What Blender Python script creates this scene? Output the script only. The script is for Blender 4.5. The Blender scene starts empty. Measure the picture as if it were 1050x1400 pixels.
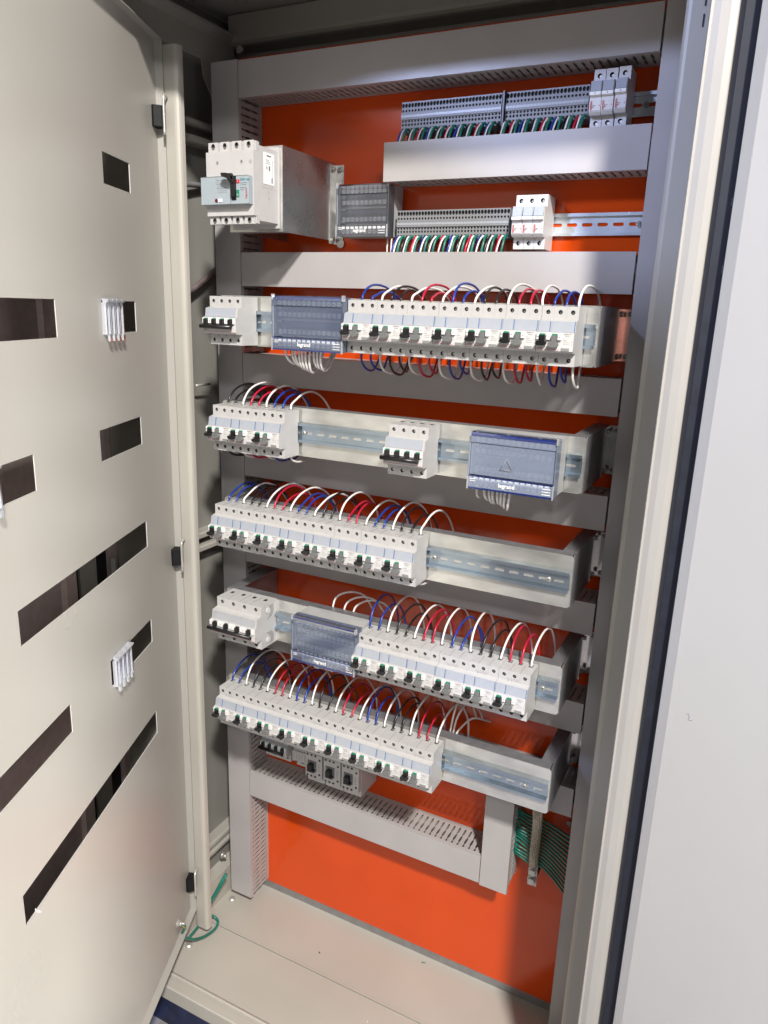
import bpy, math, random
from mathutils import Vector, Matrix
random.seed(7)
D = bpy.data
S = bpy.context.scene
COL = S.collection
R_ = math.radians

# ------------------------------------------------------------------ camera
cam_d = D.cameras.new('camera'); cam = D.objects.new('camera', cam_d); COL.objects.link(cam)
CR = [[0.89065845, 0.45345725, 0.03322728], [0.14831956, -0.22068432, -0.96400194], [-0.42980093, 0.86352473, -0.26381094]]
CC = (0.6073, -1.0825, 0.0300)
m = Matrix(((CR[0][0], -CR[1][0], -CR[2][0], CC[0]), (CR[0][1], -CR[1][1], -CR[2][1], CC[1]), (CR[0][2], -CR[1][2], -CR[2][2], CC[2]), (0, 0, 0, 1)))
cam.matrix_world = m
cam_d.sensor_width = 36.0
cam_d.lens = 1016.4 / 1400 * 36
cam_d.clip_start = 0.01; cam_d.clip_end = 50
S.camera = cam

# ------------------------------------------------------------------ world, lamps, exposure
W = D.worlds.new('World'); S.world = W; W.use_nodes = True
bg = W.node_tree.nodes['Background']
bg.inputs[0].default_value = (0.84, 0.82, 0.82, 1); bg.inputs[1].default_value = 0.075
def lamp(name, loc, aim, watts, size, color):
    l = D.lights.new(name, 'AREA'); l.shape = 'DISK'; l.size = size; l.energy = watts; l.color = color
    o = D.objects.new(name, l); COL.objects.link(o); o.location = loc
    o.rotation_euler = (Vector(aim) - Vector(loc)).to_track_quat('-Z', 'Y').to_euler()
    return o
lamp('hall_lamp', (1.90, -2.45, 2.35), (0.0, 0.1, -0.8), 400, 0.26, (1.0, 0.96, 0.90))
lamp('hall_far_lamp', (2.70, -3.90, 2.30), (0.0, 0.1, -0.3), 84, 0.45, (1.0, 0.98, 0.95))
lamp('front_fill', (1.30, -2.90, 0.25), (0.0, 0.1, -0.3), 8, 1.3, (1.0, 0.98, 0.97))  # added frontal fill, lifts the breakers' lower faces
lamp('side_fill', (1.95, -0.70, -1.25), (-0.25, -0.40, -0.9), 108, 0.3, (1.0, 0.98, 0.92))  # added low fill from the right, brightens the inner door leaf
lamp('window_lamp', (-0.90, -2.05, 1.13), (0.3, 0.15, 0.2), 78, 0.28, (0.52, 0.62, 1.0))
S.view_settings.view_transform = 'Standard'; S.view_settings.look = 'None'; S.view_settings.gamma = 1
S.view_settings.exposure = -0.55
S.render.engine = 'CYCLES'

# ------------------------------------------------------------------ materials
MATS = {}
def mat(name, col, rough=0.5, metal=0.0, noise=0.06, nscale=60.0, bump=0.0, bscale=400.0, bevel=0.0, col2=None, spec=None, coat=0.0, kind='noise', rvar=0.08, stretch=None):
    if name in MATS: return MATS[name]
    M = D.materials.new(name); M.use_nodes = True
    nt = M.node_tree; N = nt.nodes; L = nt.links; P = N['Principled BSDF']
    P.inputs['Roughness'].default_value = rough; P.inputs['Metallic'].default_value = metal
    if spec is not None: P.inputs['Specular IOR Level'].default_value = spec
    if coat: P.inputs['Coat Weight'].default_value = coat; P.inputs['Coat Roughness'].default_value = 0.08
    tc = N.new('ShaderNodeTexCoord'); mp = N.new('ShaderNodeMapping'); L.new(tc.outputs['Object'], mp.inputs[0])
    if stretch: mp.inputs['Scale'].default_value = stretch
    if kind == 'voronoi':
        t = N.new('ShaderNodeTexVoronoi'); t.inputs['Scale'].default_value = nscale; out = t.outputs['Color']
        bw = N.new('ShaderNodeRGBToBW'); L.new(out, bw.inputs[0]); fac = bw.outputs[0]
    else:
        t = N.new('ShaderNodeTexNoise'); t.inputs['Scale'].default_value = nscale; t.inputs['Detail'].default_value = 5; fac = t.outputs['Fac']
    L.new(mp.outputs[0], t.inputs['Vector'])
    mx = N.new('ShaderNodeMix'); mx.data_type = 'RGBA'
    c2 = col2 if col2 else tuple(max(0, c * (1 - 2.2 * noise)) for c in col)
    mx.inputs['A'].default_value = (*c2, 1); mx.inputs['B'].default_value = (*tuple(min(1, c * (1 + 0.6 * noise)) for c in col), 1)
    mr = N.new('ShaderNodeMapRange'); mr.inputs['From Min'].default_value = 0.3; mr.inputs['From Max'].default_value = 0.7
    L.new(fac, mr.inputs[0]); L.new(mr.outputs[0], mx.inputs['Factor']); L.new(mx.outputs['Result'], P.inputs['Base Color'])
    r2 = N.new('ShaderNodeMapRange'); r2.inputs['To Min'].default_value = max(0.02, rough - rvar); r2.inputs['To Max'].default_value = rough + rvar
    L.new(fac, r2.inputs[0]); L.new(r2.outputs[0], P.inputs['Roughness'])
    nrm = None
    if bevel:
        b = N.new('ShaderNodeBevel'); b.samples = 3; b.inputs['Radius'].default_value = bevel; nrm = b.outputs[0]
    if bump:
        n2 = N.new('ShaderNodeTexNoise'); n2.inputs['Scale'].default_value = bscale; n2.inputs['Detail'].default_value = 3
        L.new(tc.outputs['Object'], n2.inputs['Vector'])
        bp = N.new('ShaderNodeBump'); bp.inputs['Strength'].default_value = bump; bp.inputs['Distance'].default_value = 0.0006
        L.new(n2.outputs['Fac'], bp.inputs['Height'])
        if nrm: L.new(nrm, bp.inputs['Normal'])
        nrm = bp.outputs[0]
    if nrm: L.new(nrm, P.inputs['Normal'])
    MATS[name] = M
    return M
PLATE = mat('orange_plate_paint', (0.64, 0.064, 0.004), 0.13, noise=0.03, nscale=6, bump=0.05, bscale=900, rvar=0.03, coat=0.08)
CREAM = mat('cream_powder_coat', (0.44, 0.42, 0.375), 0.42, noise=0.03, nscale=5, bump=0.22, bscale=1100, bevel=0.001)
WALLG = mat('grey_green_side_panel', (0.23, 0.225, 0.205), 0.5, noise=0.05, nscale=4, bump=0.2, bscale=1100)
FRAMEC = mat('beige_frame_coat', (0.37, 0.35, 0.315), 0.36, noise=0.03, nscale=5, bump=0.22, bscale=1100, bevel=0.001)
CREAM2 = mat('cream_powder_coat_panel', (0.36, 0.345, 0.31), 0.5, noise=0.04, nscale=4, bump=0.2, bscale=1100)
DOORP = mat('door_powder_coat', (0.37, 0.355, 0.325), 0.30, noise=0.025, nscale=3, bump=0.2, bscale=1000, bevel=0.0006)
WDOOR = mat('white_door_powder_coat', (0.60, 0.575, 0.51), 0.40, noise=0.02, nscale=3, bump=0.2, bscale=1000, bevel=0.001)
DUCT = mat('grey_duct_pvc', (0.42, 0.40, 0.40), 0.31, noise=0.03, nscale=12, bump=0.05, bscale=500, bevel=0.0006)
DUCTW = mat('grey_duct_fingers', (0.40, 0.38, 0.37), 0.5, noise=0.04, nscale=20)
BODY = mat('breaker_light_grey', (0.50, 0.49, 0.485), 0.42, noise=0.03, nscale=60, bump=0.06, bscale=900, bevel=0.0004)
BODYW = mat('breaker_white_front', (0.62, 0.605, 0.60), 0.38, noise=0.02, nscale=60, bevel=0.0003)
SIDEG = mat('device_side_grey', (0.42, 0.42, 0.42), 0.5, noise=0.05, nscale=40, bump=0.08)
HOLE = mat('dark_hole', (0.012, 0.011, 0.012), 0.5)
BLACK = mat('black_plastic', (0.018, 0.018, 0.020), 0.33, noise=0.2, bevel=0.0004)
GREYT = mat('grey_toggle', (0.17, 0.175, 0.175), 0.4, bevel=0.0005)
GREEN = mat('green_mark', (0.02, 0.22, 0.13), 0.4)
WIN = mat('label_window_bluish', (0.37, 0.395, 0.45), 0.22, noise=0.02, nscale=80, bevel=0.0003)
WINE = mat('window_edge_blue', (0.10, 0.19, 0.38), 0.25)
PRINT = mat('grey_print', (0.16, 0.16, 0.17), 0.6)
PRINTL = mat('light_grey_print', (0.33, 0.33, 0.34), 0.6)
RED = mat('red_print', (0.55, 0.02, 0.03), 0.6)
TEAL = mat('teal_print', (0.02, 0.22, 0.26), 0.6)
WHITE = mat('white_plastic', (0.82, 0.81, 0.80), 0.35, noise=0.02, bevel=0.0003)
WTXT = mat('white_lettering', (0.9, 0.9, 0.9), 0.5)
GALV = mat('galvanised_steel', (0.84, 0.835, 0.80), 0.21, metal=0.78, noise=0.12, nscale=18, rvar=0.05, stretch=(1, 1, 2.2))
ZINCREFL = mat('zinc_plate_reflection', (0.90, 0.50, 0.42), 0.22, metal=0.9, noise=0.12, nscale=60, rvar=0.06)  # zinc foot with the orange plate's reflection put into its colour
ZINC = mat('bright_zinc', (0.80, 0.78, 0.76), 0.16, metal=1.0, noise=0.05, nscale=60, rvar=0.05)
GALVD = mat('dark_shade_galvanised', (0.36, 0.36, 0.38), 0.45, metal=0.7, noise=0.08, nscale=60)  # bracket flanges and arms have their shade put into this colour
RAIL = mat('zinc_rail', (0.48, 0.57, 0.66), 0.17, metal=0.9, noise=0.06, nscale=30, rvar=0.06)
STEEL = mat('screw_steel', (0.66, 0.645, 0.61), 0.30, metal=0.6, noise=0.1)
BRASS = mat('brass_screw', (0.92, 0.92, 0.92), 0.30, metal=0.0, noise=0.15)
NAVY = mat('dark_navy_gasket', (0.008, 0.010, 0.018), 0.6, noise=0.15)
NAVYF = mat('navy_plinth_paint', (0.016, 0.024, 0.075), 0.5, noise=0.25, nscale=30, bump=0.4, bscale=300)
TERM = mat('terminal_block_grey', (0.24, 0.245, 0.26), 0.42, noise=0.05, bevel=0.0003)
TERML = mat('terminal_marker_strip', (0.36, 0.38, 0.42), 0.3)
PANELB = mat('bluish_grey_nameplate', (0.36, 0.41, 0.45), 0.3, noise=0.03, nscale=100, bevel=0.0006)
MCCBM = mat('moulded_case_grey', (0.52, 0.505, 0.505), 0.45, noise=0.03, nscale=40, bump=0.1, bscale=900, bevel=0.0007)
WIRE = {
 'white': mat('white_wire_pvc', (0.80, 0.77, 0.75), 0.35, noise=0.04, nscale=30),
 'blue': mat('blue_wire_pvc', (0.012, 0.045, 0.30), 0.3, noise=0.1, nscale=30),
 'red': mat('red_wire_pvc', (0.48, 0.012, 0.045), 0.3, noise=0.1, nscale=30),
 'black': mat('black_wire_pvc', (0.012, 0.012, 0.014), 0.3, noise=0.1, nscale=30),
 'green': mat('green_wire_pvc', (0.008, 0.17, 0.125), 0.32, noise=0.15, nscale=30)}
YELLOWG = mat('yellow_stripe', (0.55, 0.40, 0.10), 0.4)
BRAID = mat('tinned_braid', (0.62, 0.56, 0.46), 0.35, metal=0.5, noise=0.3, nscale=500)
CABLEG = mat('grey_cable', (0.20, 0.20, 0.205), 0.45)
def clearmat(name, tint, gloss, rough=0.06, opac=0.12, dcol=(0.3, 0.36, 0.5)):
    M = D.materials.new(name); M.use_nodes = True; nt = M.node_tree; N = nt.nodes; L = nt.links
    for n in list(N): N.remove(n)
    o = N.new('ShaderNodeOutputMaterial'); t = N.new('ShaderNodeBsdfTransparent'); t.inputs[0].default_value = (*tint, 1)
    g = N.new('ShaderNodeBsdfGlossy'); g.inputs['Roughness'].default_value = rough; g.inputs[0].default_value = (0.9, 0.95, 1, 1)
    d = N.new('ShaderNodeBsdfDiffuse'); d.inputs[0].default_value = (*dcol, 1)
    f = N.new('ShaderNodeFresnel'); f.inputs[0].default_value = 1.5
    a = N.new('ShaderNodeMath'); a.operation = 'MULTIPLY_ADD'; a.inputs[1].default_value = 1.0; a.inputs[2].default_value = gloss
    L.new(f.outputs[0], a.inputs[0])
    m1 = N.new('ShaderNodeMixShader'); m2 = N.new('ShaderNodeMixShader'); m1.inputs[0].default_value = opac
    ns = N.new('ShaderNodeTexNoise'); ns.inputs['Scale'].default_value = 300
    mr = N.new('ShaderNodeMapRange'); mr.inputs['To Min'].default_value = opac * 0.6; mr.inputs['To Max'].default_value = opac * 1.4
    L.new(ns.outputs[0], mr.inputs[0]); L.new(mr.outputs[0], m1.inputs[0])
    L.new(t.outputs[0], m1.inputs[1]); L.new(d.outputs[0], m1.inputs[2])
    L.new(a.outputs[0], m2.inputs[0]); L.new(m1.outputs[0], m2.inputs[1]); L.new(g.outputs[0], m2.inputs[2]); L.new(m2.outputs[0], o.inputs[0])
    return M
CLEARB = clearmat('clear_blue_cover', (0.975, 0.985, 1.0), 0.0, 0.08, 0.15, (0.42, 0.52, 0.80))
CLEARP = clearmat('clear_pale_cover', (0.98, 0.99, 1.0), 0.02, 0.12, 0.27, (0.60, 0.70, 0.95))
CLEARG = clearmat('clear_grey_cover', (0.99, 0.99, 1.0), 0.0, 0.08, 0.07, (.5, .52, .6))
BLUEC = clearmat('deep_blue_cover_edge', (0.10, 0.16, 0.62), 0.10, 0.12, 0.35, (0.03, 0.07, 0.35))
CLEARSTRIP = clearmat('clear_moulded_strip', (0.93, 0.93, 0.97), 0.12, 0.12, 0.45, (0.8, 0.8, 0.84))

# ------------------------------------------------------------------ mesh builder
class G:
    def __init__(s): s.v = []; s.f = []; s.m = []; s.s = []
    def quad(s, pts, mi=0, sm=False):
        b = len(s.v); s.v += [tuple(p) for p in pts]; s.f.append(tuple(range(b, b + len(pts)))); s.m.append(mi); s.s.append(sm)
    def box(s, x0, x1, y0, y1, z0, z1, mi=0):
        b = len(s.v)
        s.v += [(x0,y0,z0),(x1,y0,z0),(x1,y1,z0),(x0,y1,z0),(x0,y0,z1),(x1,y0,z1),(x1,y1,z1),(x0,y1,z1)]
        for q in ((0,3,2,1),(4,5,6,7),(0,1,5,4),(1,2,6,5),(2,3,7,6),(3,0,4,7)):
            s.f.append(tuple(b + i for i in q)); s.m.append(mi); s.s.append(False)
    def prism(s, poly, a0, a1, axis='x', mi=0, caps=True, skip=(), smooth=False, sidem=None):
        """poly: 2-D points. axis x: (y,z); axis y: (x,z); axis z: (x,y)."""
        def P(p, a):
            return (a, p[0], p[1]) if axis == 'x' else ((p[0], a, p[1]) if axis == 'y' else (p[0], p[1], a))
        n = len(poly); b = len(s.v)
        s.v += [P(p, a0) for p in poly] + [P(p, a1) for p in poly]
        for i in range(n):
            if i in skip: continue
            j = (i + 1) % n
            s.f.append((b + i, b + j, b + n + j, b + n + i)); s.m.append(mi); s.s.append(smooth)
        if caps:
            cm = mi if sidem is None else sidem
            s.f.append(tuple(b + i for i in range(n))[::-1]); s.m.append(cm); s.s.append(False)
            s.f.append(tuple(b + n + i for i in range(n))); s.m.append(cm); s.s.append(False)
    def cyl(s, c, d, r, h, n=12, mi=0, r2=None, smooth=True):
        c = Vector(c); d = Vector(d).normalized(); u = d.orthogonal().normalized(); w = d.cross(u)
        r2 = r if r2 is None else r2; b = len(s.v)
        for k, (hh, rr) in enumerate(((0, r), (h, r2))):
            for i in range(n):
                a = 2 * math.pi * i / n
                s.v.append(tuple(c + d * hh + (u * math.cos(a) + w * math.sin(a)) * rr))
        for i in range(n):
            j = (i + 1) % n
            s.f.append((b + i, b + j, b + n + j, b + n + i)); s.m.append(mi); s.s.append(smooth)
        s.f.append(tuple(b + i for i in range(n))[::-1]); s.m.append(mi); s.s.append(False)
        s.f.append(tuple(b + n + i for i in range(n))); s.m.append(mi); s.s.append(False)
    def tube(s, pts, r, n=7, mi=0, sub=4, cap=True):
        P = catmull([Vector(p) for p in pts], sub) if sub > 1 else [Vector(p) for p in pts]
        b = len(s.v); t = (P[1] - P[0]).normalized(); u = t.orthogonal().normalized()
        for i, p in enumerate(P):
            t = (P[min(i + 1, len(P) - 1)] - P[max(i - 1, 0)]).normalized()
            u = (u - t * u.dot(t)).normalized(); w = t.cross(u)
            for k in range(n):
                a = 2 * math.pi * k / n; s.v.append(tuple(p + (u * math.cos(a) + w * math.sin(a)) * r))
        for i in range(len(P) - 1):
            for k in range(n):
                j = (k + 1) % n
                s.f.append((b + i*n + k, b + i*n + j, b + (i+1)*n + j, b + (i+1)*n + k)); s.m.append(mi); s.s.append(True)
        if cap:
            s.f.append(tuple(b + k for k in range(n))[::-1]); s.m.append(mi); s.s.append(False)
            e = b + (len(P) - 1) * n; s.f.append(tuple(e + k for k in range(n))); s.m.append(mi); s.s.append(False)
    def holeface(s, x0, x1, z0, z1, y, cx, cz, rx, rz, depth, n=16, mi=0, mh=1, thru=False, my=None):
        """a face in the plane y (facing -y) with a round or oblong hole and the tube behind it"""
        n = 16 if n > 8 else 8; b = len(s.v); ring = []; out = []
        if my is None and not thru: my = mh
        for k in range(n):
            a = 2 * math.pi * k / n; c, q = math.cos(a), math.sin(a)
            if rx > rz: px = (rx - rz) * (1 if c > 1e-6 else (-1 if c < -1e-6 else 0)) + rz * c; pz = rz * q
            else: px = rx * c; pz = rz * q
            ring.append((cx + px, cz + pz))
            mxx = max(abs(c), abs(q)); ux, uz = c / mxx, q / mxx
            out.append((cx + (ux * (x1 - cx) if ux > 0 else ux * (cx - x0)), cz + (uz * (z1 - cz) if uz > 0 else uz * (cz - z0))))
        s.v += [(p[0], y, p[1]) for p in out] + [(p[0], y, p[1]) for p in ring] + [(p[0], y + depth, p[1]) for p in ring]
        for k in range(n):
            j = (k + 1) % n
            s.f.append((b + k, b + j, b + n + j, b + n + k)); s.m.append(mi); s.s.append(False)
            s.f.append((b + n + k, b + n + j, b + 2*n + j, b + 2*n + k)); s.m.append(mi if my is None else my); s.s.append(True)
        if not thru:
            s.f.append(tuple(b + 2*n + k for k in range(n))); s.m.append(mh); s.s.append(False)
    def mesh(s, name, mats):
        me = D.meshes.new(name); me.from_pydata(s.v, [], s.f)
        for m_ in mats: me.materials.append(m_)
        me.polygons.foreach_set('material_index', s.m); me.polygons.foreach_set('use_smooth', s.s)
        me.update(); return me
    def build(s, name, mats, parent=None, loc=None, **kw):
        if not isinstance(mats, (list, tuple)): mats = [mats]
        o = D.objects.new(name, s.mesh(name, mats)); COL.objects.link(o)
        if parent is not None: o.parent = parent
        if loc is not None: o.location = loc
        for k, v in kw.items(): o[k] = v
        return o
def catmull(p, sub):
    out = []
    q = [p[0] * 2 - p[1]] + p + [p[-1] * 2 - p[-2]]
    for i in range(1, len(q) - 2):
        for k in range(sub):
            t = k / sub; a, b, c, d = q[i-1], q[i], q[i+1], q[i+2]
            out.append(0.5 * ((2*b) + (c - a)*t + (2*a - 5*b + 4*c - d)*t*t + (3*b - a - 3*c + d)*t*t*t))
    out.append(p[-1]); return out
def root(name, loc, label, cat, group=None, rz=0):
    o = D.objects.new(name, None); COL.objects.link(o); o.location = loc; o.rotation_euler = (0, 0, rz)
    o.empty_display_size = 0.02
    o['label'] = label; o['category'] = cat
    if group: o['group'] = group
    return o
def tag(o, label, cat, group=None):
    o['label'] = label; o['category'] = cat
    if group: o['group'] = group
    return o
def kids(o): return [c for c in D.objects if c.parent == o]
def copy_tree(src, tree, loc, label=None, group=None, name=None):
    """tree: list of (child, [grandchildren]) gathered once per prototype"""
    r = src.copy(); COL.objects.link(r); r.location = loc
    if label: r['label'] = label
    if group: r['group'] = group
    for c, gs in tree:
        k = c.copy(); COL.objects.link(k); k.parent = r
        for g in gs:
            q = g.copy(); COL.objects.link(q); q.parent = k
    return r
def gather(o): return [(c, kids(c)) for c in kids(o)]
_fonts = {}
def text(s, size, loc, rot, m_, parent, name='lettering', bold=0.0, align='CENTER'):
    key = (s, size, m_.name, align, bold)
    if key not in _fonts:
        c = D.curves.new('lettering', 'FONT'); c.body = s; c.size = size; c.extrude = 0.00008; c.align_x = align; c.align_y = 'CENTER'
        c.offset = bold; c.resolution_u = 1 if size < .004 else 2
        c.materials.append(m_); t = D.objects.new('tmp', c); COL.objects.link(t)
        me = D.meshes.new_from_object(t.evaluated_get(bpy.context.evaluated_depsgraph_get())); me.name = 'lettering'
        D.objects.remove(t); D.curves.remove(c); _fonts[key] = me
    o = D.objects.new(name, _fonts[key]); COL.objects.link(o); o.parent = parent; o.location = loc; o.rotation_euler = rot
    return o
FRONT = (R_(90), 0, 0)

# ------------------------------------------------------------------ shared dimensions
P = 0.0177
YB = 0.050       # face of the rail brackets
YD = 0.150       # front of the ducts
YP = 0.228       # mounting plate
ROWZ = [0.0, -0.1921, -0.3813, -0.5737, -0.7671]
ORD = ['first', 'second', 'third', 'fourth', 'fifth', 'sixth', 'seventh', 'eighth', 'ninth']
ROWN = ['top bracket', 'second bracket', 'third bracket', 'fourth bracket', 'bottom bracket']

# ------------------------------------------------------------------ ground
CONC = mat('concrete_floor', (0.24, 0.23, 0.24), 0.55, noise=0.08, nscale=5, bump=0.2, bscale=60)
g = G(); g.box(-3, 3, -4, 2.5, -1.56, -1.545); gr = g.build('ground', CONC); gr['kind'] = 'structure'; gr['label'] = 'grey hall floor in front of the cabinet'
# ------------------------------------------------------------------ cabinet
cab = root('electrical_cabinet', (0.03, 0.1, -1.54), 'cream steel electrical cabinet standing open with an orange back plate inside', 'cabinet')
def cb(gm, name, mats, **kw):
    o = gm.build(name, mats, cab, **kw); o.location = (-0.03, -0.1, 1.54); return o
ZF = -1.425
g = G(); g.box(-0.475, 0.54, 0.300, 0.304, ZF, 0.57); cb(g, 'back_panel', CREAM2)
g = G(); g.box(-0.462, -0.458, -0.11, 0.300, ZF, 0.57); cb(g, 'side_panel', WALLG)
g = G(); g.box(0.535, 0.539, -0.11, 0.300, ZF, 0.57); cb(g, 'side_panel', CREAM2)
g = G(); g.box(-0.475, 0.54, -0.115, 0.304, 0.572, 0.575); cb(g, 'roof_panel', CREAM2)
# side rails on the left wall
def rail_c(z0, z1, y0=-0.08, y1=0.30):
    g = G(); g.prism([(-0.458, z0), (-0.434, z0), (-0.430, z0 + .003), (-0.430, z1 - .003), (-0.434, z1), (-0.458, z1)], y0, y1, 'y'); return g
for z0, z1 in ((0.354, 0.367), (0.322, 0.338), (-0.466, -0.452), (-0.496, -0.482), (-1.262, -1.247), (-1.285, -1.272)):
    cb(rail_c(z0, z1), 'side_rail', CREAM2)
g = G(); g.prism([(-0.458, 0.473), (-0.430, 0.473), (-0.430, 0.520), (-0.418, 0.532), (-0.418, 0.537), (-0.458, 0.537)], -0.10, 0.262, 'y'); cb(g, 'top_side_rail', CREAM2)
g = G(); g.prism([(0.160, 0.474), (0.255, 0.474), (0.255, 0.40), (0.200, 0.40), (0.165, 0.445)], -0.4305, -0.4285, 'x'); cb(g, 'corner_gusset', CREAM2)
g = G(); g.cyl((-0.4285, 0.21, 0.466), (1, 0, 0), 0.007, 0.006, 10); g.cyl((-0.4225, 0.21, 0.466), (1, 0, 0), 0.004, 0.005, 8); cb(g, 'bolt', STEEL)
g = G(); g.cyl((-0.395, 0.238, 0.505), (0, -1, 0), 0.007, 0.006, 10); cb(g, 'bolt', STEEL)
g = G()
pr = [(0.245, 0.57), (0.245, 0.530)] + [(0.257 - 0.012 * math.cos(a), 0.530 - 0.012 * math.sin(a)) for a in (R_(30), R_(60), R_(90))] + [(0.30, 0.518), (0.30, 0.57)]
g.prism(pr, -0.43, 0.53, 'x', smooth=False); cb(g, 'roof_beam', CREAM2)
g = G(); g.box(-0.458, -0.425, -0.10, 0.30, ZF, -1.352); g.box(-0.425, -0.4245, -0.1, 0.3, ZF, -1.36); cb(g, 'bottom_side_rail', CREAM)
# floor plates
g = G(); g.box(-0.4245, 0.535, 0.072, 0.300, ZF - .004, ZF); g.box(-0.4245, 0.535, 0.0715, 0.0765, ZF, ZF + .0015); cb(g, 'floor_plate', CREAM)
g = G(); g.box(-0.4245, 0.535, -0.080, 0.0705, ZF - .004, ZF - .0005); cb(g, 'floor_plate', CREAM)
g = G(); g.box(-0.4245, 0.535, 0.232, 0.296, ZF + .0005, -1.4005); cb(g, 'rear_floor_rail', GALVD)
g = G()
g.prism([(-0.0815, ZF - .004), (-0.0815, ZF + .0005), (-0.086, ZF + .003), (-0.0895, ZF + .0005), (-0.0905, ZF - .003), (-0.094, ZF - .003), (-0.096, ZF + .0015),
         (-0.115, ZF + .0015), (-0.1175, ZF - .001), (-0.1175, ZF - .035), (-0.0815, ZF - .035)], -0.45, 0.535, 'x'); cb(g, 'front_sill', CREAM)
g = G(); g.box(-0.46, 0.535, -0.108, 0.30, -1.545, ZF - .036); cb(g, 'plinth', NAVYF)
for x, y in ((-0.3994, -0.0085), (-0.400, 0.153)):
    g = G(); g.cyl((x, y, ZF), (0, 0, 1), 0.0085, 0.0015, 16); g.cyl((x, y, ZF + .0015), (0, 0, 1), 0.006, 0.003, 6, smooth=False); cb(g, 'floor_bolt', STEEL)
# inner posts
def post(x0, x1, z0, z1, side):
    g = G(); r = 0.008; yb = 0.036 if side == 0 else 0.075
    c0 = [(x0 + r - r * math.cos(a), 0.020 + r - r * math.sin(a)) for a in (0, R_(30), R_(60), R_(90))]
    c1 = [(x1 - r + r * math.cos(a), 0.020 + r - r * math.sin(a)) for a in (R_(90), R_(60), R_(30), 0)]
    g.prism([(x0, yb)] + c0 + c1 + [(x1, yb)], z0, z1, 'z')
    return g
cb(post(-0.403, -0.366, -1.392, 0.452, 0), 'hinge_post', CREAM)
g = post(0.451, 0.505, -1.42, 0.56, 1)
cb(g, 'hinge_post', CREAM)
for z in (0.4335, 0.408, 0.385):
    g = G(); g.box(0.4735, 0.4755, 0.0192, 0.0200, z - .007, z + .007); cb(g, 'post_slot', HOLE)
# right front frame, rounded
X3, X4 = 0.4955, 0.5305
pr = [(X3, 0.015), (X3, -0.1135), (X3 + .0012, -0.1165), (X3 + .004, -0.1150), (X3 + .012, -0.1185), (X3 + .022, -0.1190), (X3 + .029, -0.1165), (X4 + .001, -0.110), (X4 + .003, -0.100), (0.548, -0.100), (0.548, 0.015)]
g = G(); g.prism(pr, -1.46, 0.57, 'z'); cb(g, 'front_frame', FRAMEC)
g = G(); g.box(0.5325, 0.5465, -0.127, -0.1005, -1.46, 0.57); cb(g, 'gasket', NAVY)
g = G(); g.box(-0.455, 0.495, -0.1165, -0.100, 0.485, 0.571); cb(g, 'front_header', CREAM)
g = G(); g.prism([(-0.455, 0.015), (-0.455, -0.11), (-0.430, -0.115), (-0.430, 0.015)], -1.46, 0.47, 'z'); cb(g, 'front_frame', CREAM)

# mounting plate
mp = root('mounting_plate', (0.035, YP, ZF + 0.02), 'glossy orange mounting plate covering the back of the cabinet', 'back plate')
g = G(); g.box(-0.43, 0.50, YP, YP + .003, -1.400, 0.487); o = g.build('plate', PLATE, mp); o.location = (-0.035, -YP, -(ZF + 0.02))

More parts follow.
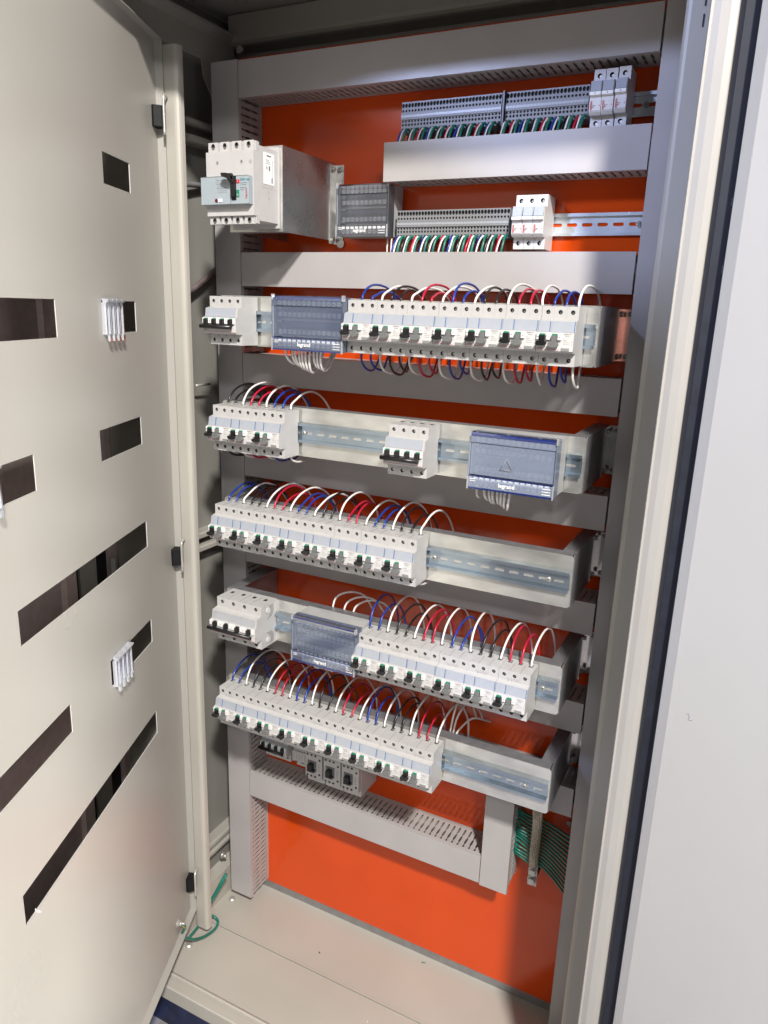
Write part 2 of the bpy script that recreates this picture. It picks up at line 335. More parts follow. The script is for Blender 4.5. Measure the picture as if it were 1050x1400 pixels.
# ------------------------------------------------------------------ cable ducts
def finger_mesh():
    g = G(); w = 0.0040; b = 0.0054
    # outline in (u, y) ; u across, y along depth 0..0.062 (0 = cover side)
    side = [(w, 0), (w, .010), (b, .014), (b, .017), (w, .021), (w, .033), (b, .037), (b, .040), (w, .044), (w, .056), (b, .060), (b, .062)]
    poly = side + [(-u, y) for u, y in reversed(side)]
    g.prism(poly, -0.0006, 0.0006, 'z'); return g
_fg = finger_mesh(); FM = _fg.mesh('finger', [DUCTW])
def duct(name, x0, x1, z0, z1, label, walls, vertical=False, single=True):
    """walls: sides that carry fingers ('top','bottom','right','left')"""
    r = root('cable_duct', ((x0 + x1) / 2, YP, z0), label, 'cable duct', 'slotted grey cable ducts')
    ox, oy, oz = r.location
    g = G(); g.box(x0, x1, YD, YD + .0022, z0, z1)
    if vertical: g.box(x0, x0 + .0016, YD + .0022, YD + .010, z0, z1); g.box(x1 - .0016, x1, YD + .0022, YD + .010, z0, z1)
    else: g.box(x0, x1, YD + .0022, YD + .010, z0, z0 + .0016); g.box(x0, x1, YD + .0022, YD + .010, z1 - .0016, z1)
    o = g.build('cover', DUCT, r, (-ox, -oy, -oz))
    g = G(); i = .0022
    if vertical:
        g.box(x0 + i, x1 - i, YP - .003, YP - .001, z0, z1)
        for xx in ((x1 - i - .0012) if 'right' in walls else (x0 + i),): g.box(xx, xx + .0012, YP - .012, YP - .003, z0, z1)
        if 'left' in walls: g.box(x0 + i, x0 + i + .0012, YP - .012, YP - .003, z0, z1)
    else:
        g.box(x0, x1, YP - .003, YP - .001, z0 + i, z1 - i)
        for zz in (z0 + i, z1 - i - .0012): g.box(x0, x1, YP - .012, YP - .003, zz, zz + .0012)
    g.build('base', DUCTW, r, (-ox, -oy, -oz))
    pitch = 0.0125
    L = (z1 - z0) if vertical else (x1 - x0)
    n = int(L / pitch)
    for w_ in walls:
        if single and w_ in single:
            for k in range(n):
                u = (k + .5) * pitch + (L - n * pitch) / 2
                o = D.objects.new('finger', FM); COL.objects.link(o); o.parent = r
                if vertical:
                    o.location = ((x1 - .0028 if w_ == 'right' else x0 + .0028) - ox, YD + .005 - oy, z0 + u - oz); o.rotation_euler = (0, R_(90), 0)
                else:
                    o.location = (x0 + u - ox, YD + .005 - oy, (z0 + .0028 if w_ == 'bottom' else z1 - .0028) - oz)
        else:
            G2 = G()
            for k in range(n):
                u = (k + .5) * pitch + (L - n * pitch) / 2
                b = len(G2.v)
                for v in _fg.v:
                    if vertical: G2.v.append(((x1 - .0028 if w_ == 'right' else x0 + .0028) + v[2], YD + .005 + v[1], z0 + u + v[0]))
                    else: G2.v.append((x0 + u + v[0], YD + .005 + v[1], (z0 + .0028 if w_ == 'bottom' else z1 - .0028) + v[2]))
                G2.f += [tuple(b + i for i in f) for f in _fg.f]; G2.m += _fg.m; G2.s += _fg.s
            G2.build('slotted_wall', DUCTW, r, (-ox, -oy, -oz), kind='stuff')
    return r
XL, XR = -0.3365, 0.4055
dL = duct('d', -0.398, XL - .0005, -1.392, 0.460, 'tall vertical grey duct down the left side of the orange plate', ('right', 'left'), True, ())
dR = duct('d', 0.4085, 0.470, -1.392, 0.460, 'tall vertical grey duct down the right side of the orange plate', ('right',), True, ())
duct('d', XL + .001, XR, 0.3955, 0.4580, 'topmost horizontal grey duct across the full width under the cabinet roof', ('bottom', 'top'), single=('bottom',))
duct('d', -0.0300, XR + .001, 0.2405, 0.3025, 'short horizontal grey duct between the upper and lower terminal block rows', ('bottom', 'top'), single=('bottom',))
duct('d', XL + .001, XR, 0.0635, 0.1260, 'horizontal grey duct just above the top bracket row of breakers', ('bottom', 'top'), single=())
duct('d', XL + .001, XR, -0.1255, -0.0655, 'horizontal grey duct behind the gap between the top and second bracket rows', ('top', 'bottom'), single=())
duct('d', XL + .001, XR, -0.3170, -0.2570, 'horizontal grey duct below the pale blue distribution block of the second bracket', ('top', 'bottom'), single=())
duct('d', XL + .001, XR, -0.5075, -0.4475, 'horizontal grey duct below the third bracket and its long row of breakers', ('top', 'bottom'), single=())
duct('d', XL + .001, XR, -0.7000, -0.6395, 'horizontal grey duct behind the fourth bracket row, mostly hidden by breakers', ('top', 'bottom'), single=())
duct('d', XL + .001, XR, -0.8760, -0.8155, 'lowest full-width grey duct, seen only right of the bottom bracket', ('top', 'bottom'), single=())
duct('d', XL + .001, 0.2385, -1.0950, -1.0320, 'horizontal grey duct at the bottom, crossing above the bare orange area', ('top', 'bottom'), single=('top',))
duct('d', 0.2400, 0.2975, -1.0990, -0.8775, 'short vertical grey duct standing below the bottom bracket', ('right',), True, ('right',))

# ------------------------------------------------------------------ rails and brackets
def din_rail(g, x0, x1, zc, yb, mi=0, pitch=0.025, rx=0.0085, rz=0.0028):
    """hat profile rail lying on the plane y = yb"""
    t = .0012; yb0 = yb - t - .0004; yf = yb - .0078
    n = max(1, int((x1 - x0) / pitch)); e = ((x1 - x0) - n * pitch) / 2
    if e > 0.0005:
        for a, b in ((x0, x0 + e), (x1 - e, x1)): g.quad([(a, yb0, zc - .0125), (b, yb0, zc - .0125), (b, yb0, zc + .0125), (a, yb0, zc + .0125)], mi)
    for k in range(n):
        a = x0 + e + k * pitch
        g.holeface(a, a + pitch, zc - .0125, zc + .0125, yb0, a + pitch / 2, zc, rx, rz, .0012, 12, mi, mi, thru=True)
    for sgn in (1, -1):
        za, zb = zc + sgn * .0125, zc + sgn * .0175
        lo, hi = min(za, za + sgn * .001), max(za, za + sgn * .001)
        g.box(x0, x1, yf + .001, yb0, lo, hi, mi)
        lo, hi = min(za, zb), max(za, zb)
        g.box(x0, x1, yf, yf + .001, lo, hi, mi)
def screw_g(x, y, z, r=.004, d=(0, -1, 0)):
    g = G(); g.cyl((x, y, z), d, r, .0012, 14); v = Vector((x, y, z)) + Vector(d) * .0012
    g.cyl(v, d, r * .85, .0014, 14, r2=r * .5); v = v + Vector(d) * .00141
    g.box(v.x - r*.5, v.x + r*.5, v.y - .0002, v.y + .0001, v.z - .0004, v.z + .0004, 1); g.box(v.x - .0004, v.x + .0004, v.y - .0003, v.y, v.z - r*.5, v.z + r*.5, 1)
    return g
labels_b = ['top galvanised rail bracket carrying the blue distribution block and seven two-lever breakers',
 'second galvanised rail bracket with bare rail between two breaker groups and a pale block',
 'third galvanised rail bracket with a long bare shiny rail on its right end',
 'fourth galvanised rail bracket carrying a large four-pole breaker at its left end',
 'bottom galvanised rail bracket carrying nine two-lever breakers']
def bracket(i):
    zc = ROWZ[i]; xl, xr = -0.309, 0.3815
    r = root('rail_bracket', (0.036, YP, zc - .044), labels_b[i], 'rail bracket', 'galvanised rail brackets')
    off = (-0.036, -YP, -(zc - .044)); h = .044
    def ob(g, n, m_): return g.build(n, m_, r, off)
    # face with rounded outer corners
    rc = .006
    poly = []
    for cx, cz, a0 in ((xr - rc, zc + h - rc, 0), (xl + rc, zc + h - rc, 90), (xl + rc, zc - h + rc, 180), (xr - rc, zc - h + rc, 270)):
        for a in (0, 30, 60, 90): poly.append((cx + rc * math.cos(R_(a0 + a)), cz + rc * math.sin(R_(a0 + a))))
    g = G(); g.prism(poly, YB, YB + .002, 'y'); ob(g, 'face_plate', GALV)
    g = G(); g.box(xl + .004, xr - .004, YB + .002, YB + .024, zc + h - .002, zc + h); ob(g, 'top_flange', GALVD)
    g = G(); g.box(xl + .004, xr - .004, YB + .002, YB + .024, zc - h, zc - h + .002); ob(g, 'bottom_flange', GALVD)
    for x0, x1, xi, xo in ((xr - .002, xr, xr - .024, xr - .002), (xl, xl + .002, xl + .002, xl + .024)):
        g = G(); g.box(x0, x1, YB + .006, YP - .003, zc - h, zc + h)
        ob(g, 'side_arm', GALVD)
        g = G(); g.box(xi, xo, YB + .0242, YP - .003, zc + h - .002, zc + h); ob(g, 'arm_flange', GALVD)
    # feet
    g = G(); g.box(xr + .0002, xr + .0022, YP - .036, YP - .0005, zc - h + .002, zc + h - .002); g.box(xr + .0022, xr + .026, YP - .0025, YP - .0005, zc - h + .002, zc + h - .002); ob(g, 'foot', ZINC if i else ZINCREFL)
    for z in (zc - h + .010, zc + h - .010):
        g = screw_g(xr + .0135, YP - .0025, z, .0045); ob(g, 'bolt', [STEEL, HOLE])
        g = G(); g.cyl((xr + .0022, YP - .018, z), (1, 0, 0), .0045, .003, 10); ob(g, 'bolt', STEEL)
    g = G(); din_rail(g, xl + .004, xr - .003, zc, YB); ob(g, 'din_rail', RAIL)
    for x in ((0.145, 0.345) if i == 2 else (0.338,) if i == 4 else (-0.122,) if i == 1 else (0.353,) if i == 3 else ()):
        ob(screw_g(x, YB - .002, zc, .0042), 'rail_screw', [STEEL, HOLE])
    return r
for i in range(5): bracket(i)
def plate_rail(x0, x1, zc, label):
    r = root('din_rail', ((x0 + x1) / 2, YP, zc - .0175), label, 'mounting rail', 'rails screwed to the orange plate')
    g = G(); din_rail(g, x0, x1, zc, YP - .0002); g.build('rail', mat('bright_rail', (.74, .79, .84), .26, metal=.55, noise=.04, nscale=30), r, (-(x0 + x1) / 2, -YP, -(zc - .0175)))
    o = screw_g(0.392 if zc < .3 else .3825, YP - .003, zc, .0048).build('rail_screw', [STEEL, HOLE], r, (-(x0 + x1) / 2, -YP, -(zc - .0175)))
    return r
plate_rail(-0.02, 0.405, 0.3455, 'shiny slotted rail behind the upper row of terminal blocks')
plate_rail(-0.135, 0.405, 0.1735, 'shiny slotted rail behind the lower row of terminal blocks')
plate_rail(-0.335, 0.02, -0.945, 'slotted rail behind the small devices above the bottom duct')

# ------------------------------------------------------------------ breakers
def body_profile(yb=.045, h=.0415, nose=-.0185, zt=.0225, zb=-.0225):
    # (y, z) clockwise starting at rear bottom; faces 1 and 9 are the terminal faces
    return [(yb, -h), (0, -h), (0, zb - .0005), (nose + .003, zb), (nose, zb + .003), (nose, .0055), (nose + .0045, .0065), (nose + .0070, zt - .0015), (0.0, zt + .0008), (0, h), (yb, h), (yb, .018), (yb - .004, .018), (yb - .004, -.018), (yb, -.018)]
def dev_body(n, pitch, yb=.045, h=.0415, s=.0334, nose=-.0185, hr=.0031, sc=1.0):
    g = G(); w = n * pitch; x0 = -pitch / 2
    pr = body_profile(yb, h, nose, .0225 * sc, -.0225 * sc)
    g.prism(pr, x0 + .00015, x0 + w - .00015, 'x', skip=(1, 8))
    for k in range(n):
        a = x0 + k * pitch + (.00015 if k == 0 else 0); b = x0 + (k + 1) * pitch - (.00015 if k == n - 1 else 0)
        g.holeface(a, b, .0225 * sc + .0008, h, 0, k * pitch, s, hr, hr, .006, 12, 0, 1)
        g.holeface(a, b, -h, -.0225 * sc - .0005, 0, k * pitch, -s, hr, hr, .006, 12, 0, 1)
        g.cyl((k * pitch, .0055, s), (0, -1, 0), hr * .62, .002, 8, 2)
        g.cyl((k * pitch, .0055, -s), (0, -1, 0), hr * .62, .002, 8, 2)
        if k:   # module joints
            xx = x0 + k * pitch
            g.box(xx - .00012, xx + .00012, -.0002, .03, h - .0001, h + .0002, 1)
            g.box(xx - .0001, xx + .0001, -.00015, .0002, .0225 * sc + .001, h, 3); g.box(xx - .0001, xx + .0001, -.00015, .0002, -h, -.0225 * sc - .001, 3)
        # wire entries on top and bottom
        g.box(k * pitch - .0042, k * pitch + .0042, .026, .0385, h - .0001, h + .0004, 3)
        g.box(k * pitch - .0030, k * pitch + .0030, .028, .0365, h + .0003, h + .0006, 1)
        g.box(k * pitch - .0042, k * pitch + .0042, .026, .0385, -h - .0004, -h + .0001, 3)
        g.box(k * pitch - .0036, k * pitch + .0036, .002, .018, h, h + .0003, 0)
    return g
def toggle_g(x, w=.0076, pw=.0155, nose=-.0185, mi=0, zc=-.0092, hh=.0035):
    g = G()
    g.box(x - w/2, x + w/2, nose - .0060, nose + .001, zc, .0020, mi)
    g.box(x - w/2 + .0004, x + w/2 - .0004, nose - .0042, nose, .0020, .0040, 1)
    poly = []
    for a in range(0, 360, 30):
        poly.append((x + pw/2 * math.copysign(abs(math.cos(R_(a)))**.8, math.cos(R_(a))), zc + hh * math.copysign(abs(math.sin(R_(a)))**.8, math.sin(R_(a)))))
    g.prism(poly, nose - .0105, nose - .0045, 'y', mi, smooth=False)
    return g
def make_rcbo(pencil=False):
    r = root('circuit_breaker', (0, 0, 0), 'x', 'circuit breaker')
    N = -.0185
    dev_body(3, P).build('body', [BODY, HOLE, STEEL, SIDEG], r)
    x0 = -P / 2
    # pale front area below the windows
    g = G(); g.box(x0 + .0004, x0 + 3*P - .0004, N - .0005, N + .001, -.0195, .0052); g.build('front_plate', BODYW, r)
    for a, b in ((x0 + .0006, x0 + P - .0012), (x0 + P + .0010, x0 + 3*P - .0018)):
        g = G(); g.prism([(N + .0033, .0064), (N + .0062, .0212), (N + .0080, .0212), (N + .0080, .0064)], a, b, 'x', 0)
        g.prism([(N + .0030, .0064), (N + .0059, .0212), (N + .0080, .0212), (N + .0080, .0064)], b, b + .0010, 'x', 1)
        g.build('label_window', [WIN, WINE], r)
    for a in (x0 + .0010, x0 + P - .0025, x0 + 2*P - .0042):     # white rocker surrounds
        w = .0030 if a < x0 + .005 else .0052
        g = G(); g.box(a, a + w, N - .0042, N, -.0042, .0048, 0); g.box(a + w/2 - .0006, a + w/2 + .0006, N - .0046, N - .0041, -.0010, .0004, 1); g.build('surround', [WHITE, PRINT], r)
    toggle_g(0).build('toggle', [BLACK, GREEN], r); toggle_g(P - .0002, zc=-.0102, hh=.0042, pw=.0150).build('toggle', [GREYT, GREEN], r, label='grey test lever')
    g = G(); g.box(x0 + 2*P + .001, x0 + 2*P + .0125, N - .0012, N, -.0192, -.0150); g.build('test_button', mat('button_grey', (0.26, 0.26, 0.26), .5), r)
    g = G()
    def bar(a, b, z, t=.00035, mi=0): g.box(a, b, N - .00065, N - .0004, z - t, z + t, mi)
    bar(x0 + .001, x0 + 2*P - .002, -.0180, .0002, 1)
    bar(x0 + P, x0 + P + .0002, -.0165, .0022, 1)
    for k in range(3): bar(x0 + .0025, x0 + .011 - k * .001, -.0168 + .0014 * k * .6, .0002, 1 if k == 1 else 0)
    bar(x0 + P + .003, x0 + P + .012, -.0168, .00025, 0)
    rnd = random.Random(3)
    for k in range(6):
        z = .0035 - k * .0027; a = x0 + 2*P + .002 + rnd.random() * .003
        bar(a, a + .004 + rnd.random() * .006, z, .00028, rnd.choice((0, 0, 2)))
    bar(x0 + 3*P - .0030, x0 + 3*P - .0018, -.006, .0008, 0); bar(x0 + 3*P - .0030, x0 + 3*P - .0018, -.0105, .0008, 0)
    g.build('print', [PRINTL, RED, PRINT], r)
    text('legrand', .0034, (x0 + 2*P + .0085, N - .0007, .0042), FRONT, PRINTL, r)
    if pencil:
        g = G(); pts = []
        for k in range(22):
            t = k / 21; pts.append((x0 + P * .75 + t * .021, -.0004, .0262 + .0022 * math.sin(t * 23) + .001 * math.sin(t * 51 + 1)))
        g.tube(pts, .00022, 4, sub=2); g.build('pencil_mark', PRINTL, r)
    return r
def make_mcb4(pitch, big=False, sc=1.0):
    r = root('four_pole_breaker', (0, 0, 0), 'x', 'circuit breaker')
    h = .0445 if big else .0415; s = .0365 if big else .0334; N = -.0215 if big else -.0185
    g = dev_body(4, pitch, .052 if big else .045, h, s, N, .0037 if big else .0031, 1.08 if big else 1.0)
    x0 = -pitch / 2; w = 4 * pitch
    g.build('body', [BODY, HOLE, STEEL, SIDEG], r)
    g = G(); g.prism([(N + .0033, .0066), (N + .0062, .0216), (N + .0080, .0216), (N + .0080, .0066)], x0 + .002, x0 + w - .004, 'x', 0); g.build('label_window', WIN if not big else mat('grey_window', (.40, .41, .43), .3), r)
    g = G(); g.box(x0 + .0005, x0 + w - .0005, N - .0006, N + .001, -.0195, .0054); g.build('front_plate', BODYW, r)
    for k in range(4):
        c = k * pitch
        g = G(); g.box(c - .0034, c + .0034, N - .0075, N, -.0075, .0028, 0); g.box(c - .003, c + .003, N - .0045, N, .0028, .0042, 1); g.build('lever', [BLACK, BLACK if big else GREEN], r)
    for k in range(5):
        a = x0 + k * pitch; lo = a + (.001 if k == 0 else -.0042 * pitch / P); hi = a + (.0042 * pitch / P if k < 4 else -.001)
        g = G(); g.box(lo, hi, N - .0040, N, -.0046, .0048, 0)
        if 0 < k < 4: g.box(a - .0005, a + .0005, N - .0044, N - .0039, -.0015, .0003, 1)
        g.build('surround', [WHITE, PRINT], r)
    g = G()
    pts = [(-.0100 + .0036 * math.sin(R_(a)), N - .0075 + .0036 * math.cos(R_(a))) for a in range(0, 360, 30)]
    g.prism([(y, z) for z, y in pts], x0 - .0012, x0 + w - .005, 'x', 0, smooth=True); g.build('handle_bar', BLACK, r)
    g = G(); g.box(x0 + .001, x0 + w - .001, N - .0008, N - .0005, -.0186, -.0182, 1)
    for k in range(2): g.box(x0 + .002, x0 + .008 - k * .001, N - .0008, N - .0005, -.0166 + k * .0012, -.0161 + k * .0012, 0)
    for k in range(1, 4): g.box(x0 + k * pitch - .0007, x0 + k * pitch + .0007, -.0003, .0003, -.0262, -.0248, 2)
    g.build('print', [PRINT, RED, HOLE], r)
    if big:
        xr = x0 + w
        for z0, z1 in ((.012, .040), (-.040, -.014)):
            g = G(); sg = 1 if z0 > 0 else -1
            poly = [(.016, z0 if sg > 0 else z1), (.034, z0 + .004 if sg > 0 else z1 - .002), (.040, (z0 + z1) / 2), (.038, z1 if sg > 0 else z0), (.024, z1 - .001 if sg > 0 else z0 + .001), (.030, (z0 + z1) / 2)]
            g.prism(poly, xr - .00014, xr + .0004, 'x'); g.build('side_recess', PRINTL, r)
            g = G(); g.cyl((xr - .0001, .020, z1 - .009 if sg > 0 else z0 + .009), (1, 0, 0), .006, .002, 14); g.build('side_cap', BODYW, r)
        g = G()
        for k in range(3): g.box(x0 + (k + 1) * pitch - .002, x0 + (k + 1) * pitch + .002, .010, .040, h, h + .0008)
        g.build('vent_slots', SIDEG, r)
    return r
proto = make_rcbo(False); proto_t = gather(proto)
protop = make_rcbo(True); protop_t = gather(protop)
RX0 = [0.0, -0.2818, -0.2833, 0.033, -0.2849]; RN = [7, 3, 8, 6, 9]
first = True; firstp = True; rw0 = random.Random(11)
for i in range(5):
    for k in range(RN[i]):
        loc = (RX0[i] + 3 * P * k + rw0.uniform(-.00015, .00015), rw0.uniform(-.0005, .0003), ROWZ[i] + rw0.uniform(-.0003, .0003))
        where = ORD[k] if k < RN[i] - 1 else 'last'
        lab = f'{where} two-lever breaker from the left in the {ROWN[i]} row'
        if i >= 3: lab += ', pencil marked'
        grp = 'two-lever breakers clipped on the bracket rails'
        if i < 3:
            if first: proto.location = loc; proto['label'] = lab; proto['group'] = grp; first = False
            else: copy_tree(proto, proto_t, loc, lab, grp)
        else:
            if firstp: protop.location = loc; protop['label'] = lab; protop['group'] = grp; firstp = False
            else: copy_tree(protop, protop_t, loc, lab, grp)
q4 = make_mcb4(P); q4.location = (-0.2825, 0, 0); q4['label'] = 'four-pole breaker with black handle bar at the left end of the top bracket'; q4['group'] = 'four-pole breakers'
q4t = gather(q4)
copy_tree(q4, q4t, (0.0815, 0, ROWZ[1]), 'four-pole breaker with black handle bar standing mid-rail on the second bracket', 'four-pole breakers')
copy_tree(q4, q4t, (-0.2980, 0.175, -0.945), 'four-pole breaker with black handle bar low behind the bottom bracket breakers', 'four-pole breakers')
qb = make_mcb4(0.0268, True); qb.location = (-0.2802, 0, ROWZ[3]); qb['label'] = 'large wide four-pole breaker at the left end of the fourth bracket'; qb['group'] = 'four-pole breakers'

# residual block beside the low four-pole breaker
r = root('residual_current_block', (-0.2185, 0.2205, -0.9865), 'long plain white module beside the low four-pole breaker above the bottom duct', 'circuit breaker')
g = G(); g.prism([(p[0], p[1]) for p in body_profile()], 0, .0735, 'x'); o = g.build('body', BODY, r); o.location = (-.0012 - .0, -.0455, .0415)
g = G()
for k in range(4): g.box(.006 + k * .0175, .0145 + k * .0175, -.0190, -.0180, -.0205, -.0180)
for k in range(9): g.box(.004 + k * .0072, .0044 + k * .0072, -.0190, -.0184, -.013, .002)
o = g.build('print', PRINT, r); o.location = (-.0012, -.0455, .0415)
# three motor starters
def motor(x, lab):
    r = root('motor_protection_switch', (x, 0.2205, -0.985), lab, 'motor switch', 'motor protection switches above the bottom duct')
    yf = 0.138 - 0.2205
    g = G(); w = .0440
    g.box(0, w, yf + .012, 0, -.008, .085)
    zc = .0385
    g.box(.001, w - .001, yf, yf + .012, zc - .030, zc + .030)
    for k in range(3):
        for z in (zc - .026, zc + .026):
            g.box(.003 + k * .0098, .003 + k * .0098 + .0072, yf - .0006, yf, z - .0028, z + .0028, 0); g.cyl((.0066 + k * .0098, yf - .0003, z), (0, -1, 0), .0026, .0006, 8, 1)
    for z in (zc - .018, zc + .018): g.cyl((w - .007, yf - .0001, z), (0, -1, 0), .0026, .0006, 8, 1)
    g.build('body', [BODY, HOLE], r)
    g = G(); g.box(.0065, .0285, yf - .0006, yf, zc - .014, zc + .012); g.build('toggle_recess', PRINT, r)
    g = G(); g.box(.009, .026, yf - .007, yf - .0006, zc - .013, zc - .008); g.box(.0125, .0225, yf - .013, yf - .0006, zc - .008, zc + .007); g.build('toggle', BLACK, r)
    g = G()
    for k in range(4): g.box(.033, .037, yf - .0004, yf, zc - .010 + k * .005, zc - .0092 + k * .005)
    g.build('print', PRINT, r)
for k, x in enumerate((-0.1735, -0.1270, -0.0815)):
    motor(x, f'{("leftmost", "middle", "rightmost")[k]} of three small motor switches with black toggles above the bottom duct')

# ------------------------------------------------------------------ fuse holders
def make_fuse():
    r = root('fuse_holder', (0, 0, 0), 'x', 'fuse holder')
    g = G(); h = .0415; x0, x1 = -P/2 + .0003, P/2 - .0003; N = -.0150
    pr = [(.045, -h), (0, -h), (0, -.0240), (N + .004, -.0235), (N, -.0195), (N, .0225), (0, .0228), (0, h), (.045, h)]
    g.prism(pr, x0, x1, 'x', skip=(1, 6))
    g.holeface(x0, x1, .0228, h, 0, 0, .0325, .0035, .0035, .006, 12, 0, 1); g.holeface(x0, x1, -h, -.0240, 0, 0, -.0325, .0035, .0035, .006, 12, 0, 1)
    g.cyl((.0006, .0055, .0325), (0, -1, 0), .0022, .002, 8, 2); g.cyl((.0006, .0055, -.0325), (0, -1, 0), .0022, .002, 8, 2)
    g.build('body', [BODYW, HOLE, STEEL], r)
    g = G(); g.prism([(N - .0045, .0075), (N - .002, .0215), (N + .0002, .0222), (N + .0002, .0075)], x0 + .0008, x1 - .0008, 'x'); g.build('fuse_drawer', WIN, r)
    g = G(); g.prism([(N - .0062, .0020), (N - .0062, .0066), (N + .0002, .0070), (N + .0002, .0005)], x0 + .0004, x1 - .0004, 'x'); g.box(-.0008, .0008, N - .0066, N - .006, .0036, .0050, 1); g.build('pull_lip', [WHITE, PRINT], r)
    g = G(); g.box(x0 + .001, x1 - .001, N - .0004, N, -.0186, -.0182, 1); g.box(x0 + .0016, x0 + .0022, N - .0004, N, -.017, -.006, 0)
    for k in range(2): g.box(x0 + .0045, x0 + .009 - k * .0015, N - .0004, N, -.0115 - k * .002, -.0107 - k * .002, 1)
    g.box(x1 - .003, x1 - .0018, N - .0004, N, -.012, -.0105, 0); g.build('print', [RED, PRINT], r)
    text('legrand', .0042, (x0 + .0030, N - .0006, -.0112), (R_(90), R_(-90), 0), RED, r)
    return r
pf = make_fuse(); pft = gather(pf)
fz = [((0.3190, .175, .3455), 'left of the two joined fuse holders in the upper terminal row'), ((0.3368, .175, .3455), 'middle fuse holder in the upper terminal row, joined to its left neighbour'), ((0.3556, .175, .3465), 'rightmost fuse holder of the upper row, standing a little apart'),
      ((0.2117, .175, .1735), 'left one of three joined fuse holders in the lower terminal row'), ((0.2294, .175, .1735), 'middle one of three joined fuse holders in the lower terminal row'), ((0.2471, .175, .1735), 'right one of three joined fuse holders in the lower terminal row')]
for k, (loc, lab) in enumerate(fz):
    if k == 0: pf.location = loc; pf['label'] = lab; pf['group'] = 'fuse holders beside the terminal blocks'
    else: copy_tree(pf, pft, loc, lab, 'fuse holders beside the terminal blocks')

# ------------------------------------------------------------------ terminal blocks
TP = 0.00575
def terminal_mesh():
    g = G(); x0, x1 = -TP/2 + .0001, TP/2 - .0001; y = .0
    yr = .2205 - .178
    g.box(x0, x1, .004, yr, -.0235, .0235)
    zs = [-.0215, -.0150, -.0092, -.0040, .0065, .0130, .0215]
    g.holeface(x0, x1, -.0235, -.0150, 0, 0, -.0190, .0017, .0022, .0038, 8, 0, 1)
    g.holeface(x0, x1, -.0150, -.0088, 0, 0, -.0118, .0018, .0022, .0038, 8, 0, 1)
    g.holeface(x0, x1, -.0088, -.0040, 0, 0, -.0064, .0018, .0019, .0038, 8, 0, 1)
    g.box(x0, x1, -.0018, .004, -.0040, .0062, 2)
    g.box(x0, x1, -.0021, -.0017, -.0005, .0030, 3)
    g.holeface(x0, x1, .0062, .0130, 0, 0, .0098, .0018, .0021, .0038, 8, 0, 1)
    g.holeface(x0, x1, .0130, .0235, 0, 0, .0180, .0025, .0036, .0038, 12, 0, 1)
    for a in (x0, x1): g.quad([(a, 0, -.0235), (a, .004, -.0235), (a, .004, .0235), (a, 0, .0235)], 0)
    g.quad([(x0, 0, .0235), (x1, 0, .0235), (x1, .004, .0235), (x0, .004, .0235)], 0); g.quad([(x0, 0, -.0235), (x1, 0, -.0235), (x1, .004, -.0235), (x0, .004, -.0235)], 0)
    return g.mesh('terminal_block', [TERM, HOLE, TERM, TERML])
TM = terminal_mesh()
def terminals(x0, n, zc, lab, grp):
    for k in range(n):
        o = D.objects.new('terminal_block', TM); COL.objects.link(o); o.location = (x0 + k * TP, .178, zc); tag(o, lab, 'terminal block', grp)
terminals(-0.0095, 31, .3455, 'narrow grey terminal block left of the dark divider in the upper row', 'upper row terminal blocks left of the divider')
terminals(0.1755, 23, .3455, 'narrow grey terminal block between the dark divider and the upper fuse holders', 'upper row terminal blocks right of the divider')
terminals(-0.0110, 36, .1735, 'narrow grey terminal block in the lower row above the many wires', 'lower row terminal blocks')
g = G(); g.box(0.1688, 0.1718, .172, .2205, .3455 - .027, .3455 + .025); tag(g.build('end_stop', BLACK), 'thin dark divider between the two halves of the upper terminal row', 'end stop')

# terminal wires
PHW = ['blue', 'black', 'red']
WR = .0019
def wire(pts, col, label, group, r=WR, ferrule=True, ends=1, n=7, sub=4):
    g = G(); g.tube(pts, r, n, 0, sub)
    if ferrule:
        a = Vector(pts[0]); b = Vector(pts[1]); d = (a - b).normalized()
        g.cyl(a + d * .001, -d, r * 1.18, .004, 8, 1)
    o = g.build('wire', [WIRE[col], SIDEG], None)
    return tag(o, label, 'wire', group)
rw = random.Random(5)
def term_wires(x0, n, zc, start, where, zend):
    for k in range(n):
        kk = k + start; ph = kk % 3; x = x0 + k * TP
        col = PHW[(kk // 3) % 3] if ph == 0 else ('white' if ph == 1 else 'green')
        zs = zc - .020; j = rw.uniform(-.0015, .0015)
        if ph == 1: pts = [(x, .181, zs), (x - .0005, .171, zs - .002), (x - .002 + j, .1635, zs - .012), (x - .0045 + j, .1590, zs - .030), (x - .004 + j, .160, zend)]
        elif ph == 2: pts = [(x, .181, zs), (x, .170, zs - .001), (x - .0015 + j, .162, zs - .012), (x - .0030 + j, .1585, zs - .028), (x - .003 + j, .160, zend)]
        else: pts = [(x, .182, zs), (x, .175, zs - .002), (x - .001 + j, .166, zs - .014), (x - .003 + j, .1625, zs - .028), (x - .003, .163, zend)]
        wire(pts, col, f'short {col} wire dropping from the {where} terminal blocks into the duct below', f'{col} wires under the {where} terminal blocks', r=.0015 if ph == 1 else .0022, ferrule=False, n=6, sub=3)
term_wires(-0.0095, 31, .3455, 0, 'upper', .285)
term_wires(0.1755, 23, .3455, 31, 'upper', .285)
term_wires(-0.0110, 36, .1735, 0, 'lower', .108)

